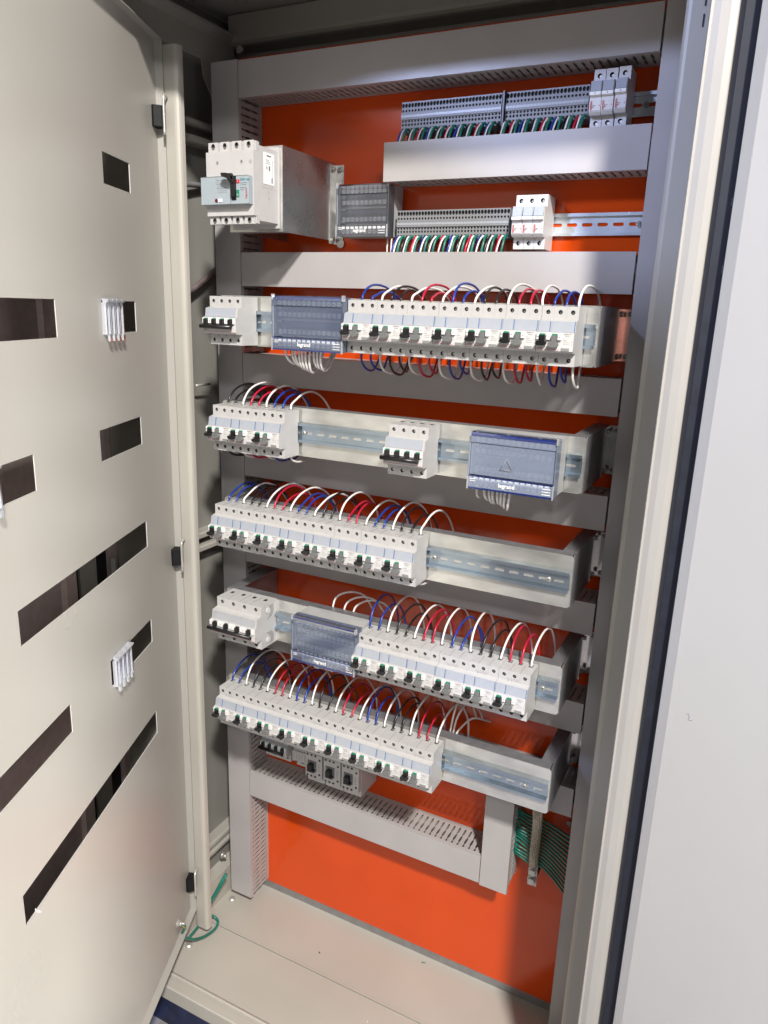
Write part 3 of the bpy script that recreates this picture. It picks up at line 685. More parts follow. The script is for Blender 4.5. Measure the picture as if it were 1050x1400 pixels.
# ------------------------------------------------------------------ wires of the bracket rows
POLE = ['left', 'middle', 'right']
PH = ['blue', 'black', 'red']
for i in range(5):
    for k in range(RN[i]):
        for p in range(3):
            x = RX0[i] + (3 * k + p) * P; z = ROWZ[i]
            ph = (k + (1 if i == 1 else 0)) % 3
            col = 'white' if p == 2 else PH[ph]
            j = rw.uniform(-.007, .004); j2 = rw.uniform(-.016, .012); jx = rw.uniform(-.013, .012)
            hh = 1.0 if p == 2 else (0.92 if p == 0 else 0.72)
            fl = 1.12 if i >= 3 else 1.0
            yy = [.0325, .034, .050, .078, .112, .148, .178, .192, .195]
            zz = [.0400, .050, .064 * fl, .0735 * fl, .0735 * fl, .058 * fl, .030, -.004, -.045]
            if i == 0: zz = [.0400, .050, .063, .0710, .0715, .066, .050, .020, -.045]
            s_ = 1.0 if p == 2 else (0.86 if p == 0 else 0.70)
            pts = []
            for q, (a, b) in enumerate(zip(yy, zz)):
                f_ = q / 8
                bz = .040 + (b - .040) * (hh if b > .04 else 1) + (j if 1 < q < 7 else 0)
                pts.append((x + jx * f_ + .004 * f_ * f_, .0325 + (a - .0325) * s_ + j2 * f_ * .5, z + bz))
            where = ORD[k] if k < RN[i] - 1 else 'last'
            wire(pts, col, f'{col} wire arching back from the {POLE[p]} pole of the {where} two-lever breaker, {ROWN[i]} row', 'wires arching over the breakers', sub=3)
            # loops below
            if i <= 2 or (i == 3 and k == 0 and p == 2):
                dz = .034 if i == 0 else (.018 if i == 1 else .012)
                if i == 3: dz = .016
                if p == 1: dz *= .8
                dz += rw.uniform(-.002, .003); z0 = z - .0412
                sp = 1.0 if p != 1 else .8
                pts = [(x, .0325, z0), (x, .034, z0 - dz * .45), (x + .001, .048, z0 - dz * .85), (x + .002 + jx * .4, .048 + .024 * sp, z0 - dz), (x - .002 + jx * .5, .048 + .046 * sp, z0 - dz * .85), (x - .006 + jx * .5, .048 + .068 * sp, z0 - dz * .4), (x - .008, .135, z0 + .010), (x - .008, .16, z0 + .03)]
                wire(pts, col, f'{col} wire looping under the {POLE[p]} pole of the {where} two-lever breaker, {ROWN[i]} row', 'wires looping under the breakers', sub=3)

# ------------------------------------------------------------------ distribution blocks
def dist_block(loc, w, cover, lab, ns=13, blue=True, tray=(.19, .21, .27), yb=.045, hz=.0430, nwires=(), wirelab=''):
    r = root('distribution_block', loc, lab, 'distribution block', 'clear-covered distribution blocks')
    g = G(); g.box(0, w, .008, yb, -hz, hz); g.box(w - .004, w, -.006, .008, -hz, hz - .004); g.box(0, .003, -.006, .008, -hz, hz - .004); g.build('body', SIDEG, r)
    g = G(); g.box(.003, w - .004, .002, .008, -hz + .003, hz - .004); g.build('tray', mat('tray_grey_%d' % int(tray[0] * 100), tray, .5), r)
    for q, zc in enumerate((hz - .010, .0145, -.0135, -hz + .0085)):
        g = G(); yt = -.0035 if q in (1, 2) else -.0055
        g.box(.006, w - .008, yt, .0018, zc - .0040, zc + .0040, 0)
        if q in (1, 2): g.box(.012, w - .010, -.001, .0018, zc - .0105, zc - .0075, 4)
        for k in range(ns):
            x = .010 + k * (w - .022) / (ns - 1)
            g.cyl((x, yt, zc - .0005), (0, -1, 0), .0036, .0012, 10, 1); g.box(x - .0022, x + .0022, yt - .0014, yt - .0011, zc - .0009, zc - .0002, 3)
            g.box(x - .0033, x + .0033, yt - .0004, yt, zc + .0042, zc + .0088, 3 if q in (1, 2) else 2)
        g.build('terminal_bar', [mat('bar_grey', (.36, .38, .44), .35, metal=.1), BRASS, WTXT, PRINT, mat('bar_strip', (.42, .42, .42), .3, metal=.5)], r)
    for k in range(3):
        g = G(); g.box(.004, .013, -.004, .002, .022 - k * .021, .026 - k * .021); g.build('bar_tab', WIN, r)
    # clear cover: front, steps top and bottom
    g = G(); t = .0010; f = -.0120
    g.box(.0016, w - .0016, f + .001, f + .001 + t, -hz + .021, hz - .016, 0)
    g.box(0, w, f - .0008, f - .0008 + t, hz - .0150, hz - .0010, 0)
    g.box(0, w, f - .0030, f - .0030 + t, -hz, -hz + .0195, 0)
    g.box(0, w, f + .0005, .008, hz, hz + t, 0)
    g.box(-.0006, .0004, f - .003, .010, -hz, hz, 0); g.box(w - .0004, w + .0006, f - .003, .010, -hz, hz, 0)
    g.build('clear_cover', cover, r)
    g = G(); g.prism([(f - .0012, hz - .0055), (f - .0022, hz - .0020), (f - .0012, hz + .0005), (f + .0015, hz + .0018), (f + .0015, hz - .0055)], 0, w, 'x'); g.build('cover_top_edge', BLUEC if blue else CLEARG, r)
    g = G(); g.box(0, w, f - .0038, f - .0018, -hz - .0012, -hz + .0016); g.box(0, w, f - .0032, f - .0022, -hz + .0180, -hz + .0196); g.build('cover_bottom_edge', BLUEC if blue else CLEARG, r)
    for x in (-.0004, w - .0012):
        g = G(); g.box(x, x + .0022, f - .004, f + .004, hz - .006, hz + .0035); g.box(x, x + .0022, f - .0046, f - .001, -hz - .002, -hz + .019); g.box(x, x + .0014, f - .0008, f + .001, -hz + .019, hz - .006); g.build('cover_rim', CLEARSTRIP, r)
    text('legrand', .0088, (w * .47, f - .0042, -hz + .0090), FRONT, WTXT, r, bold=.0002)
    g = G()
    for k in range(3): g.box(w - .017, w - .004, f - .0036, f - .0032, -hz + .004 + k * .0042, -hz + .0050 + k * .0042)
    for k in range(2): g.box(.004, .013, f - .0036, f - .0032, -hz + .011 + k * .003, -hz + .0118 + k * .003)
    g.build('print', WTXT, r)
    return r
dist_block((-0.1475, 0, 0.0012), .1370, CLEARB, 'blue-tinted clear distribution block with bundled white wires, on the top bracket')
dist_block((0.2185, 0, ROWZ[1] + .0015), .1350, CLEARP, 'pale blue clear distribution block at the right of the second bracket', blue=True, tray=(.36, .41, .54))
dist_block((-0.1075, 0, ROWZ[3] + .006), .1345, CLEARB, 'dark blue-tinted distribution block between breakers on the fourth bracket')
dist_block((-0.1285, 0.175, .1975), .1040, CLEARG, 'greyish clear distribution block on the orange plate right of the large breaker', ns=10, blue=False, hz=.0430)
# warning triangle on the pale block
g = G(); c = D.objects['distribution_block.001'] if 'distribution_block.001' in D.objects else None
tri = [(-.010, -.006), (.010, -.006), (0, .011)]
g2 = G()
for a in range(3):
    p0 = Vector((tri[a][0], 0, tri[a][1])); p1 = Vector((tri[(a+1) % 3][0], 0, tri[(a+1) % 3][1])); g2.tube([p0, p1], .0005, 4, sub=1)
if c: g2.build('warning_triangle', PRINTL, c, (.060, -.0125, -.004))
# white wires under the blocks
def loops(x0, specs, z0, yb0, lab, grp):
    for k, (dx, dep, bend) in enumerate(specs):
        x = x0 + dx
        pts = [(x, yb0, z0 + .003), (x + bend * .08, yb0 - .001, z0 - dep * .35), (x + bend * .35, yb0 + .003, z0 - dep * .75), (x + bend * .7, yb0 + .014, z0 - dep), (x + bend, yb0 + .030, z0 - dep * .92), (x + bend * 1.1, yb0 + .044, z0 - dep * .55), (x + bend * 1.1, .062, z0 - .003)]
        wire(pts, 'white', lab, grp, r=.0021, ferrule=False)
loops(-0.1475, [(.014, .025, .012), (.028, .028, .008), (.034, .030, .007), (.042, .033, .002), (.048, .034, .0), (.055, .036, -.002), (.063, .038, -.006), (.071, .030, .003), (.078, .031, -.002), (.085, .033, -.004)],
      -.0425, .006, 'white wire in the bundle hanging under the blue block on the top bracket', 'white wires under the block of the top bracket')
loops(0.2185, [(.010, .022, -.001), (.022, .024, .004), (.030, .028, .003), (.036, .028, .0), (.044, .028, -.002), (.050, .030, -.004), (.056, .033, -.006), (.064, .036, -.010)],
      ROWZ[1] - .042, .006, 'white wire hanging under the pale blue block on the second bracket', 'white wires under the block of the second bracket')
loops(-0.1075, [(.012, .012, .004), (.019, .015, .006), (.027, .017, .007), (.036, .022, .005), (.045, .020, -.002), (.053, .019, -.003), (.060, .019, .001), (.068, .019, -.002), (.074, .020, -.003)],
      ROWZ[3] - .038, .006, 'white wire hanging under the dark blue block on the fourth bracket', 'white wires under the block of the fourth bracket')
for k, x in enumerate((-0.0355, -0.0275)):
    wire([(x, .186, .152), (x - .0005, .1855, .135), (x, .186, .118), (x, .187, .105)], 'white', f'thin white wire dropping from the greyish block, {("left", "right")[k]} one of the pair', 'pair of white wires under the greyish block', r=.0014, ferrule=False)
wire([(0.235, .010, ROWZ[1] - .040), (0.236, .012, ROWZ[1] - .047), (0.240, .022, ROWZ[1] - .049), (.244, .06, ROWZ[1] - .046), (.244, .12, ROWZ[1] - .04)], 'red', 'short red wire bent behind the white wires under the pale blue block', 'wires under the block of the second bracket', ferrule=False)
wire([(-0.126, .010, -.040), (-0.125, .012, -.050), (-.122, .020, -.054), (-.118, .06, -.05), (-.118, .12, -.045)], 'red', 'short red wire behind the white bundle under the top blue block', 'wires under the block of the top bracket', ferrule=False)
# loose arcs behind the fourth bracket's block
for k, (x, hgt) in enumerate(((-.075, .060), (-.050, .055), (-.030, .052))):
    wire([(x, .075, ROWZ[3] + .03), (x + .004, .085, ROWZ[3] + hgt), (x + .02, .11, ROWZ[3] + hgt + .006), (x + .036, .14, ROWZ[3] + hgt - .008), (x + .044, .165, ROWZ[3] + .015)], 'white', f'loose white wire arcing behind the fourth bracket block, {("left", "middle", "right")[k]} of three', 'loose wires behind the fourth bracket', ferrule=False)
for k, (x, dx, dz) in enumerate(((.186, .020, .080), (.192, .030, .050), (.180, .012, .095))):
    wire([(x, .085, ROWZ[4] + .035), (x + .002, .10, ROWZ[4] + dz * .8), (x + dx * .5, .13, ROWZ[4] + dz), (x + dx, .165, ROWZ[4] + dz * .65), (x + dx + .005, .185, ROWZ[4] + .02)], 'white', f'loose white wire behind the last bottom bracket breaker, {("low", "outer", "tall")[k]} one', 'loose wires behind the bottom bracket', ferrule=False)

# ------------------------------------------------------------------ moulded case breaker on its box bracket
mb = root('box_bracket', (-0.2265, YP, .154), 'galvanised box bracket holding the large moulded case breaker away from the plate', 'rail bracket')
o3 = (0.2265, -YP, -.154)
g = G(); g.box(-.282, -.170, YB, YB + .002, .152, .288); g.build('face_plate', GALV, mb, o3)
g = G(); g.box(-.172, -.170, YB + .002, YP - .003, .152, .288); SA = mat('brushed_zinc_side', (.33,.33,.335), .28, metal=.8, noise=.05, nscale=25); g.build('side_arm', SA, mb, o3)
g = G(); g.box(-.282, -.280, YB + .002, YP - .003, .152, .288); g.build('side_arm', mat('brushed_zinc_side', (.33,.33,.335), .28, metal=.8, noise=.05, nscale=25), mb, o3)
g = G(); g.box(-.280, -.172, YB + .002, YB + .022, .286, .288); g.box(-.280, -.172, YB + .002, YB + .022, .152, .154); g.build('flange', GALVD, mb, o3)
g = G(); g.box(-.1698, -.1682, YP - .024, YP - .0005, .146, .286); g.box(-.1682, -.152, YP - .0025, YP - .0005, .146, .286); g.build('foot', GALV, mb, o3)
for z in (.153, .278):
    screw_g(-.1595, YP - .0025, z, .0050).build('bolt', [STEEL, HOLE], mb, o3)
    g = G(); g.cyl((-.1682, YP - .014, z), (1, 0, 0), .0045, .003, 10); g.build('bolt', STEEL, mb, o3)
g = G(); g.cyl((-.156, YP - .0025, .147), (0, -1, 0), .008, .002, 16); g.build('washer', STEEL, mb, o3)

mc = root('moulded_case_breaker', (-.2235, YB - .001, .157), 'large four-pole moulded case breaker with black lever at the upper left', 'circuit breaker')
oM = (.2235, -(YB - .001), -.157)
xl, xr, zb, zt, yf, yk = -.2715, -.1755, .1575, .2835, -.0195, YB - .001
def mo(g, n, m_): return g.build(n, m_, mc, oM)
pw = (xr - xl) / 4
g = G()
g.box(xl, xr, yf + .012, yk, zb + .006, zt - .006)
g.box(xl - .001, xr + .001, yk - .004, yk, zb - .001, zt + .001)
mo(g, 'rear_case', MCCBM)
g = G(); zf0, zf1 = .1700, .2685
g.box(xl, xr, yf - .004, yf + .012, zf0, zf1); mo(g, 'front_case', MCCBM)
for sgn, (z0, z1) in ((1, (zf1, zt)), (-1, (zb, zf0))):   # terminal rows: piers with round openings
    g = G()
    for k in range(4):
        c = xl + (k + .5) * pw; zc = (z0 + z1) / 2 + sgn * .001
        g.holeface(c - pw * .40, c + pw * .40, z0, z1, yf, c, zc, .0040, .0048, .010, 16, 0, 1)
        for a in (c - pw * .40, c + pw * .40): g.quad([(a, yf, z0), (a, yf + .012, z0), (a, yf + .012, z1), (a, yf, z1)], 0)
        zz = z1 if sgn > 0 else z0
        g.quad([(c - pw * .4, yf, zz), (c + pw * .4, yf, zz), (c + pw * .4, yf + .0125, zz), (c - pw * .4, yf + .0125, zz)], 0)
        g.cyl((c, yf + .009, zc), (0, -1, 0), .0030, .004, 10, 2)
    for k in range(5):
        c = xl + k * pw; a = max(xl, c - pw * .10 + .0005); b = min(xr, c + pw * .10 - .0005); zm = z0 + (z1 - z0) * .5
        g.box(a, b, yf + .004, yf + .012, z0 + (.001 if sgn < 0 else 0), z1 - (.001 if sgn > 0 else 0), 3)
    mo(g, 'terminal_shroud', [MCCBM, HOLE, STEEL, BODY])
g = G(); F = yf - .004
g.box(xl - .003, xr - .0015, F - .011, F, .1865, .2290); mo(g, 'nameplate', PANELB)
xm = xl + .058
g = G(); g.box(xm - .0003, xm + .0003, F - .0114, F - .0108, .1865, .2290); g.box(xl - .003, xr - .0015, F - .0113, F - .0108, .2286, .2293); g.box(xl - .003, xr - .0015, F - .0113, F - .0108, .1862, .1868); mo(g, 'seam', GREYT)
g = G(); g.box(xm + .002, xm + .0115, F - .0116, F - .011, .192, .2285); mo(g, 'lever_recess', HOLE)
g = G(); g.prism([(F - .010, .197), (F - .015, .197), (F - .015, .217), (F - .024, .224), (F - .026, .2305), (F - .019, .2315), (F - .010, .222)], xm + .0025, xm + .0105, 'x'); mo(g, 'lever', BLACK)
g = G(); g.prism([(xm - .008, .2318), (xm - .007, .2270), (xm + .003, .2235), (xm + .0105, .2225), (xm + .0105, .2275), (xm + .003, .2315)], F - .026, F - .019, 'y'); mo(g, 'lever_grip', BLACK)
g = G(); g.box(xm + .012, xm + .018, F - .0117, F - .0108, .2175, .2230, 0); g.box(xm + .012, xm + .0175, F - .0117, F - .0108, .1965, .2075, 1); mo(g, 'position_marks', [RED, GREEN])
text('I', .0045, (xm + .015 - xl - .0480, 0, 0), FRONT, WTXT, mc).location = (xm + .015 + .2235, F - .0121 - (YB - .001), .2202 - .157)
text('O', .0040, (0, 0, 0), FRONT, WTXT, mc).location = (xm + .0148 + .2235, F - .0121 - (YB - .001), .2000 - .157)
def mt(s, size, x, z, m_, y=F - .0114, rot=FRONT, align='LEFT', bold=0.0): text(s, size, (0, 0, 0), rot, m_, mc, align=align, bold=bold).location = (x + .2235, y - (YB - .001), z - .157)
mt('DPX³ 160', .0046, xm + .0195, .2225, TEAL, bold=.00008)
mt('In 160A Ue 400V', .0019, xm + .0195, .2178, PRINT)
mt('3P + N 50/60Hz', .0019, xm + .0195, .2148, PRINT); mt('IEC/EN 60947-2', .0019, xm + .0195, .2105, PRINT); mt('Icu 25kA', .0019, xm + .0195, .2075, PRINT)
mt('legrand', .0050, xr - .0065, .1945, RED, rot=(R_(90), R_(-90), 0))
g = G()
for k in range(9): g.box(xl + .030 + (k % 3) * .007, xl + .0345 + (k % 3) * .007, F - .0114, F - .011, .2235 - (k // 3) * .006, .2240 - (k // 3) * .006)
for k in range(7): g.box(xl + .031, xl + .050, F - .0114, F - .011, .2225 - k * .0030, .2227 - k * .0030)
g.box(xl + .0285, xl + .0292, F - .0114, F - .011, .2190, .2265)
mo(g, 'print', PRINTL)
g = G(); g.cyl((xl + .029, F - .011, .1925), (0, -1, 0), .0030, .0008, 12, 0); g.box(xl + .0325, xl + .0405, F - .0122, F - .011, .1900, .1950, 1); mo(g, 'trip_button', [mat('maroon', (.10, .01, .02), .4), WTXT])
for x in (xl + .024, xl + .073):
    g = G(); g.cyl((x, F, .2520), (0, -1, 0), .0028, .0006, 14, 0); g.cyl((x, F - .0006, .2520), (0, -1, 0), .0017, .0003, 10, 1); mo(g, 'case_screw', [SIDEG, PRINT])
g = G()
for a in range(4):
    for b in range(4):
        if (a * 7 + b * 5) % 3: g.box(xr - .0085 + a * .0016, xr - .0073 + a * .0016, F - .0003, F, .2475 + b * .0017, .2487 + b * .0017)
mo(g, 'moulded_symbol', PRINTL)
# side sticker
g = G(); xs = xr + .0006
g.box(xr - .0001, xs, .0045, .0335, .2220, .2700, 0)
def sb(y0, y1, z0, z1): g.box(xs - .0001, xs + .0002, y0, y1, z0, z1, 1)
sb(.012, .024, .2645, .2665)
for k in range(3): sb(.010, .018 + .002 * k, .2585 - k * .0026, .2592 - k * .0026)
sb(.010, .0115, .2445, .2500); sb(.014, .0152, .2450, .2490); sb(.018, .0215, .2430, .2505); sb(.0285, .0292, .2330, .2600); sb(.0255, .0285, .2250, .2330)
mo(g, 'sticker', [WTXT, PRINT])
g = G(); g.tube([(xr + .0003, .015, .2120), (xr + .0003, .019, .2080), (xr + .0003, .017, .2020), (xr + .0003, .021, .1985)], .0004, 4); g.box(xr - .0001, xr + .0002, .000, .049, .2160, .2164); mo(g, 'side_moulding', SIDEG)

# ------------------------------------------------------------------ inner door with cut-outs
HX, HY, TH = -0.4097, 0.0119, R_(292.508)
dv = Vector((math.cos(TH), math.sin(TH), 0)); nv = Vector((-dv.y, dv.x, 0)) * 1.0   # towards the cabinet interior
def DP(s, n, z): return (s, -n, z)      # local frame of the door: x along the leaf, -y is the side seen
door = root('inner_door', (HX, HY, -1.342), 'cream inner door leaf with rectangular breaker cut-outs, open at the left', 'door', rz=TH)
holes = [(.131, .231, .1975, .2420), (.1365, .266, -.0215, .0275), (.405, .86, -.0225, .0275), (.1385, .300, -.2150, -.1660), (.4915, .640, -.2150, -.1665),
         (.1385, .562, -.4050, -.3560), (.1400, .3175, -.5940, -.5475), (.4540, .88, -.5940, -.5475), (.1390, .617, -.7900, -.7420)]
ss = sorted({0.0, .92} | {h[0] for h in holes} | {h[1] for h in holes}); zs = sorted({-1.342, .4615} | {h[2] for h in holes} | {h[3] for h in holes})
T = .0015
g = G()
for a, b in zip(ss, ss[1:]):
    for c, d in zip(zs, zs[1:]):
        mx_, mz_ = (a + b) / 2, (c + d) / 2
        if any(h[0] < mx_ < h[1] and h[2] < mz_ < h[3] for h in holes): continue
        for yv in (0, T): g.quad([(a, yv, c), (b, yv, c), (b, yv, d), (a, yv, d)], 0)
for h in holes:
    g.quad([(h[0], 0, h[2]), (h[0], T, h[2]), (h[0], T, h[3]), (h[0], 0, h[3])], 1); g.quad([(h[1], 0, h[2]), (h[1], T, h[2]), (h[1], T, h[3]), (h[1], 0, h[3])], 1)
    g.quad([(h[0], 0, h[2]), (h[1], 0, h[2]), (h[1], T, h[2]), (h[0], T, h[2])], 1); g.quad([(h[0], 0, h[3]), (h[1], 0, h[3]), (h[1], T, h[3]), (h[0], T, h[3])], 1)
CUT = mat('bare_cut_edge', (.75, .74, .72), .4, metal=.3)
# the leaf's visible face looks to local +y (nv points to +y local): keep the sheet at y = 0..T behind it
pan = g.build('panel', [DOORP, CUT], door); pan.location = (0, 0, 1.342)
FW = .016
g = G(); g.box(-.0016, 0, 0, FW, 0, 1.8035); g.build('hinge_flange', DOORP, door)
g = G(); g.box(0, .92, T, FW, 0, .0015); g.build('bottom_flange', DOORP, door)
g = G(); g.box(0, .92, T, FW, 1.8020, 1.8035); g.build('top_flange', DOORP, door)
g = G(); g.cyl((-.0018, FW * .55, 1.725), (-1, 0, 0), .0025, .0006, 10); g.build('flange_hole', HOLE, door)
for z in (.339, -.464, -1.255):
    zz = z + 1.342
    g = G(); g.prism([(.000, .0005), (-.002, .006), (.000, .018), (.010, .021), (.021, .018), (.026, .006), (.023, .0015)], zz - .018, zz + .015, 'z'); hg = g.build('hinge', mat('matt_black_hinge', (.007, .007, .008), .6, spec=.25), door)
    g = G(); g.tube([(.021, .0225, zz - .032), (.021, .0225, zz - .01), (.021, .0225, zz + .022), (.020, .0227, zz + .029), (.014, .0225, zz + .0325), (.005, .0225, zz + .0315)], .0024, 8); g.build('hinge_pin', STEEL, hg)
g = G(); g.cyl((.0836, T, -1.3026 + 1.342), (0, 1, 0), .0095, .0012, 16); g.cyl((.0836, T + .0012, .0394), (0, 1, 0), .0055, .004, 6, smooth=False); g.cyl((.0836, T + .005, .0394), (0, 1, 0), .0028, .012, 8); g.build('earth_stud', STEEL, door)
g = G()
for q in range(5):
    a = (.045 + q * .004, -.003 + q * .0007); g.tube([(.582 + q * .003, .0016, .540 + q * .003), (.583 + q * .003, .0030, .544 + q * .004)], .0004, 4, sub=1)
g.build('plastic_burr', WTXT, door)  # tiny plastic burr beside the lowest cut-out
# blanking strips
def blank_mesh():
    g = G(); w = .0148
    pr = [(T, .029), (.008, .031), (.010, .026), (.010, -.022), (.007, -.022), (.007, .022), (T, .022)]
    g.prism([(.0015, -.024), (.0015, .024), (.0045, .024), (.0045, -.024)], .0005, w + .0005, 'x')
    g.prism([(.0045, -.0235), (.0045, .0235), (.0085, .0235), (.0085, -.0235)], .0005, .0035, 'x'); g.prism([(.0045, -.0235), (.0045, .0235), (.0085, .0235), (.0085, -.0235)], w - .0025, w + .0005, 'x')
    g.prism([(.0045, .022), (.011, .0245), (.0125, .0285), (.0015, .0300)], .001, w, 'x')
    g.prism([(.0045, -.0235), (.009, -.0235), (.0105, -.0255), (.0105, -.034), (.0075, -.034), (.006, -.026), (.0045, -.026)], .004, w - .004, 'x')
    return g.mesh('blanking_strip', [CLEARSTRIP, WHITE])
BM = D.meshes; bmesh_ = blank_mesh()
DM = Matrix.Translation((HX, HY, 0)) @ Matrix.Rotation(TH, 4, 'Z')
def blanks(s0, n, z, where):
    for k in range(n):
        o = D.objects.new('blanking_strip', bmesh_); COL.objects.link(o)
        o.matrix_world = DM @ Matrix.Translation((s0 + k * .0165, 0, z))
        lab = f'clear white blanking strip clipped in the {where} cut-out' + (f', {ORD[n - 1 - k]} from its left end' if n > 1 else '')
        tag(o, lab, 'blanking strip', 'blanking strips clipped in the door cut-outs')
blanks(.2010, 4, .0010, 'small upper')
blanks(.2460, 4, -.5740, 'small lower')
blanks(.580, 1, -.1905, 'left mid-height')

# outer door seen through the cut-outs
od = root('outer_door', (HX, HY, -1.42), 'outer cabinet door in shade, glimpsed through the cut-outs of the inner door', 'door', rz=TH)
OFF = -.085
def azs(az_deg, off=OFF):
    t = math.tan(R_(az_deg)); # camera ray x = cx + t*(y-cy)
    # point = H + s*dv + off*nv
    bx = HX + off * nv.x; by = HY + off * nv.y
    # bx + s dx - cx = t (by + s dy - cy)
    return (t * (by - CC[1]) - (bx - CC[0])) / (dv.x - t * dv.y)
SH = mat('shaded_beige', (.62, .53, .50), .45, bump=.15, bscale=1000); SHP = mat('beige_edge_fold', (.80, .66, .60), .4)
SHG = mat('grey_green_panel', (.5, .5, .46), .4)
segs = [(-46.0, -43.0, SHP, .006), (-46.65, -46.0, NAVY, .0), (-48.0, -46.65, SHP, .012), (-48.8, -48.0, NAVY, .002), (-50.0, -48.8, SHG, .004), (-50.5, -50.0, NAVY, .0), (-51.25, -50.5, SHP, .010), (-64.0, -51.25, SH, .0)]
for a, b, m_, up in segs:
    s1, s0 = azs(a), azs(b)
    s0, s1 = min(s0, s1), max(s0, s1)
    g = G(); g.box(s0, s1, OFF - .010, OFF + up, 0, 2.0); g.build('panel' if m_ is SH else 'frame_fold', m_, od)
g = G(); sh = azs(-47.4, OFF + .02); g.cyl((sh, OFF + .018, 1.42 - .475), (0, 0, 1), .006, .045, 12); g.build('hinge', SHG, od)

# ------------------------------------------------------------------ right door
RX, RY = 0.5605, -0.1560; RA = math.atan2(-.66, .75)
RL = 0.55
rd = root('right_door', (RX, RY, -1.46), 'large plain white cabinet door leaf open at the right edge', 'door', rz=RA)
g = G(); g.box(0, RL, 0, .002, 0, 2.02); g.build('panel', WDOOR, rd)
L5 = Vector((0.5482, -0.1395, 0)) - Vector((RX, RY, 0)); L5.rotate(Matrix.Rotation(-RA, 3, 'Z'))
g = G(); g.prism([(0, 0), (L5.x, L5.y), (L5.x + .001, L5.y + .002), (.0006, .003)], 0, 2.02, 'z'); g.build('edge_fold', WDOOR, rd)
g = G(); g.prism([(L5.x - .001, L5.y + .001), (L5.x - .006, L5.y + .004), (L5.x - .006, L5.y + .012), (L5.x + .001, L5.y + .006)], 0, 2.02, 'z'); g.build('gasket', NAVY, rd)
# pencil mark on the right door
sC = 0.055
g = G(); g.tube([(.0, 0, 0), (.003, 0, .002), (.005, 0, -.001), (.004, 0, -.004), (.007, 0, -.005), (.009, 0, -.003)], .0004, 4); pm = g.build('pencil_mark', PRINTL, rd)
pm.location = (.030, -.0002, 1.46 - .44)

# ------------------------------------------------------------------ earth wires, strap, cables
for k in range(14):
    z = -0.925 - k * .0078; t = k / 13
    pts = [(0.288, .195, z - .003), (.302, .187 + .004 * math.sin(k), z), (.325, .186, z - .004 - .004 * t), (.350, .185, z - .003 - .003 * t), (.375, .184, z - .010 - .010 * t), (.400, .184, z - .018 - .026 * t), (.43, .186, z - .024 - .05 * t)]
    wire(pts, 'green', f'green earth wire crossing behind the braided strap, {("uppermost", "lowest")[k > 0] if k in (0, 13) else "one of the middle ones"}', 'green earth wires behind the braided strap' if k in (0, 13) else 'middle green earth wires behind the strap', r=.0024, ferrule=False)
st = root('earth_strap', (.340, YP, -1.09), 'braided metal earth strap hanging below the right end of the bottom bracket', 'earth strap')
oS = (-.340, -YP, 1.09)
g = G(); n_ = 60
path = catmull([Vector(p) for p in ((.352, .100, -.80), (.350, .112, -.84), (.346, .145, -.905), (.3415, .168, -.96), (.3390, .178, -1.01), (.3382, .184, -1.036))], 14)
g.tube([p + Vector((0, .001, 0)) for p in path[::6]], .0050, 8, 1, 2)
for ph_ in range(7):
    for dr in (1, -1):
        pts = []
        for q, p in enumerate(path):
            a = dr * q * .55 + ph_ * 2 * math.pi / 7; pts.append(p + Vector((.0088 * math.cos(a), .0050 * math.sin(a), 0)))
        g.tube(pts, .0010, 4, 0, 1)
g.build('braid', [BRAID, PRINT], st, oS)
g = G(); g.box(.3290, .3470, .188, .191, -1.088, -1.035); g.build('lug', STEEL, st, oS)
for z in (-1.052, -1.073):
    g = G(); g.cyl((.3378, .1875, z), (0, -1, 0), .0095, .0015, 16); g.cyl((.3378, .186, z), (0, -1, 0), .0080, .006, 6, smooth=False); g.cyl((.3378, .180, z), (0, -1, 0), .0065, .0012, 14); g.build('bolt', STEEL, st, oS)
g = G(); g.cyl((.3378, .191, -1.062), (0, 1, 0), .010, YP - .191 - .0005, 14); g.build('standoff', BLACK, st, oS)

# earth wire of the inner door
def DW(s, n, z): v = Vector((HX, HY, 0)) + dv * s + nv * n; return (v.x, v.y, z)
ew = root('earth_wire', (-.39, .03, -1.42), 'green earth wire looping from the inner door stud to the cabinet corner', 'earth wire')
def eo(g, n, m_): return g.build(n, m_, ew, (.39, -.03, 1.42))
def UPx(u, v, z):  # photo pixel to the point at height z
    d = Vector(((u - 525) / 1016.4, (v - 700) / 1016.4, 1)); R = CR
    w = Vector((R[0][0]*d.x + R[1][0]*d.y + R[2][0]*d.z, R[0][1]*d.x + R[1][1]*d.y + R[2][1]*d.z, R[0][2]*d.x + R[1][2]*d.y + R[2][2]*d.z))
    t = (z - CC[2]) / w.z; return Vector(CC) + w * t
pts = [DW(.0836, .013, -1.3035), DW(.080, .016, -1.315), UPx(249, 1277, -1.345), UPx(256, 1283, -1.370), UPx(268, 1284, -1.395), UPx(282, 1279, -1.408), UPx(294, 1270, -1.415), UPx(298, 1260, -1.412), UPx(292, 1253, -1.405), UPx(284, 1253, -1.398), UPx(277, 1258, -1.39), UPx(281, 1245, -1.37), UPx(292, 1225, -1.345), UPx(303, 1205, -1.315), UPx(309, 1194, -1.300)]
g = G(); g.tube(pts, .0031, 8, 0, 4); eo(g, 'insulation', WIRE['green'])
g = G(); g.tube([UPx(283, 1243, -1.368), UPx(296, 1222, -1.345), UPx(310, 1196, -1.30)], .0026, 7, 0, 4); g.tube([UPx(277, 1258, -1.39), UPx(268, 1270, -1.40), UPx(258, 1282, -1.40)], .0030, 7, 0, 3); eo(g, 'insulation', WIRE['green'])
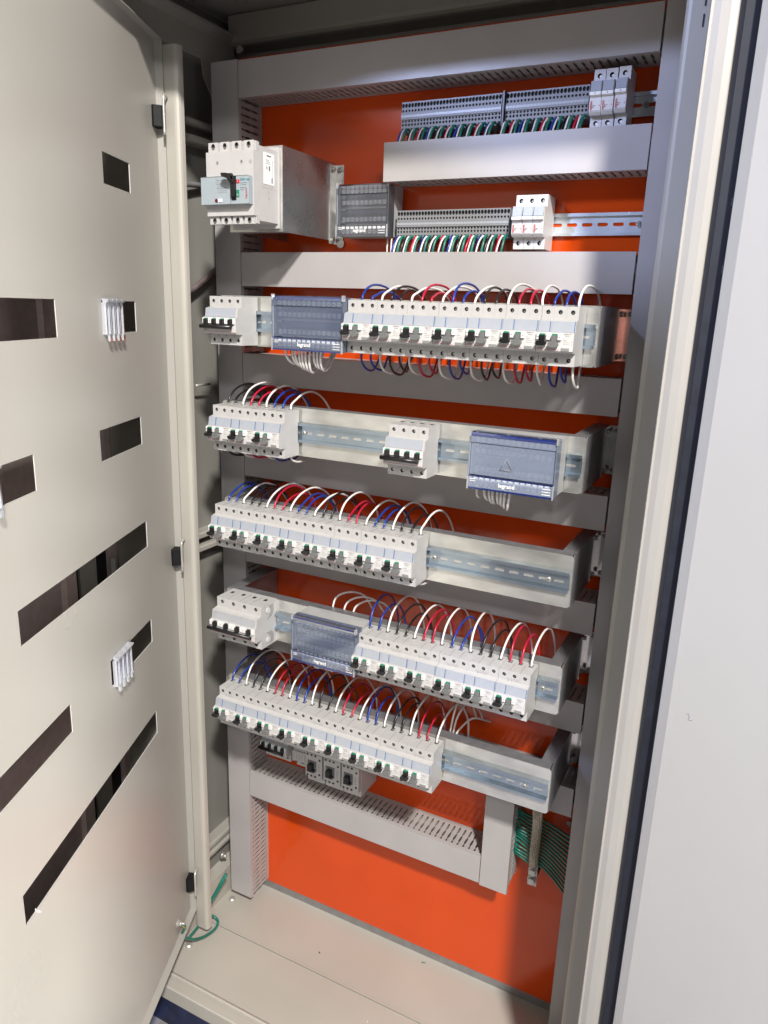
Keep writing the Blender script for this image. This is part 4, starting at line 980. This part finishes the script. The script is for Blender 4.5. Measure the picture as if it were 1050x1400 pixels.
g = G(); g.tube([DW(.0836, .006, -1.3030), DW(.0830, .010, -1.3045)], .0060, 8, 1, 1); g.tube([DW(.0825, .0125, -1.305), DW(.0800, .0165, -1.3160)], .0036, 8, 0, 1); eo(g, 'lug', [YELLOWG, STEEL])
g = G(); g.cyl((-.4244, .150, -1.3), (1, 0, 0), .008, .004, 12); g.cyl((-.4204, .150, -1.3), (1, 0, 0), .004, .008, 8); eo(g, 'stud', STEEL)

# cables between post and duct on the left wall
o = G(); o.tube([(-.43, .06, .240), (-.437, .088, .2445), (-.440, .12, .2485), (-.445, .16, .2525), (-.45, .2, .256), (-.45, .24, .256)], .0055, 8); cbl = o.build('cable', CABLEG)
tag(cbl, 'grey cable with faint blue lettering behind the left post, beside the large breaker', 'cable')
g = G()
for k in range(9): g.box(-.4352 - k * .0009, -.4347 - k * .0009, .090 + k * .009, .0945 + k * .009, .2445 + k * .0012, .2480 + k * .0012)
g.build('lettering', mat('blue_cable_print', (.03, .03, .25), .5), cbl)
g = G(); pts = [(-.436, .05, .040), (-.438, .075, .043), (-.440, .105, .048), (-.442, .135, .058), (-.442, .165, .074), (-.442, .195, .092), (-.442, .23, .11)]
g.tube(pts, .0042, 8)
cp = catmull([Vector(p) for p in pts], 8)
for q in range(1, len(cp) - 1): g.cyl(cp[q], (cp[q + 1] - cp[q]), .0058, .0020, 8)
tag(g.build('corrugated_conduit', mat('brown_conduit', (.22, .17, .17), .5)), 'thin ribbed conduit curving behind the left post above the four-pole breaker', 'conduit')
g = G()
g.cyl((-.430, .115, -.135), (0, 1, 0), .0025, .045, 8); tag(g.build('side_pin', STEEL), 'small steel pin sticking from the left wall below the top bracket', 'pin')

for k, z in enumerate((.155, .085)):
    g = G(); g.box(.5465, .5495, -.134, -.126, z - .004, z + .004)
    tag(g.build('cable_clip', CLEARSTRIP), f'small clear clip in the dark gap by the right door, {("upper", "lower")[k]} of two', 'clip', 'clips in the gap beside the right door')

# small offcuts on the cabinet floor
for k, (x, y, a, c, L_) in enumerate(((.105, .212, .4, 'green', .009), (.060, .020, 1.9, 'white', .006), (-.120, .120, 2.6, 'black', .004), (.160, -.030, .9, 'white', .005))):
    g = G(); dx, dy = math.cos(a) * L_ / 2, math.sin(a) * L_ / 2
    g.tube([(x - dx, y - dy, ZF + .0022), (x + dx * .2, y + dy * .3, ZF + .0018), (x + dx, y + dy, ZF + .0016)], .0011, 6)
    tag(g.build('wire_offcut', WIRE[c]), f'tiny {c} wire offcut lying on the cream cabinet floor, {("by the back rail", "in the middle", "behind the crease", "near the front sill")[k]}', 'wire offcut')
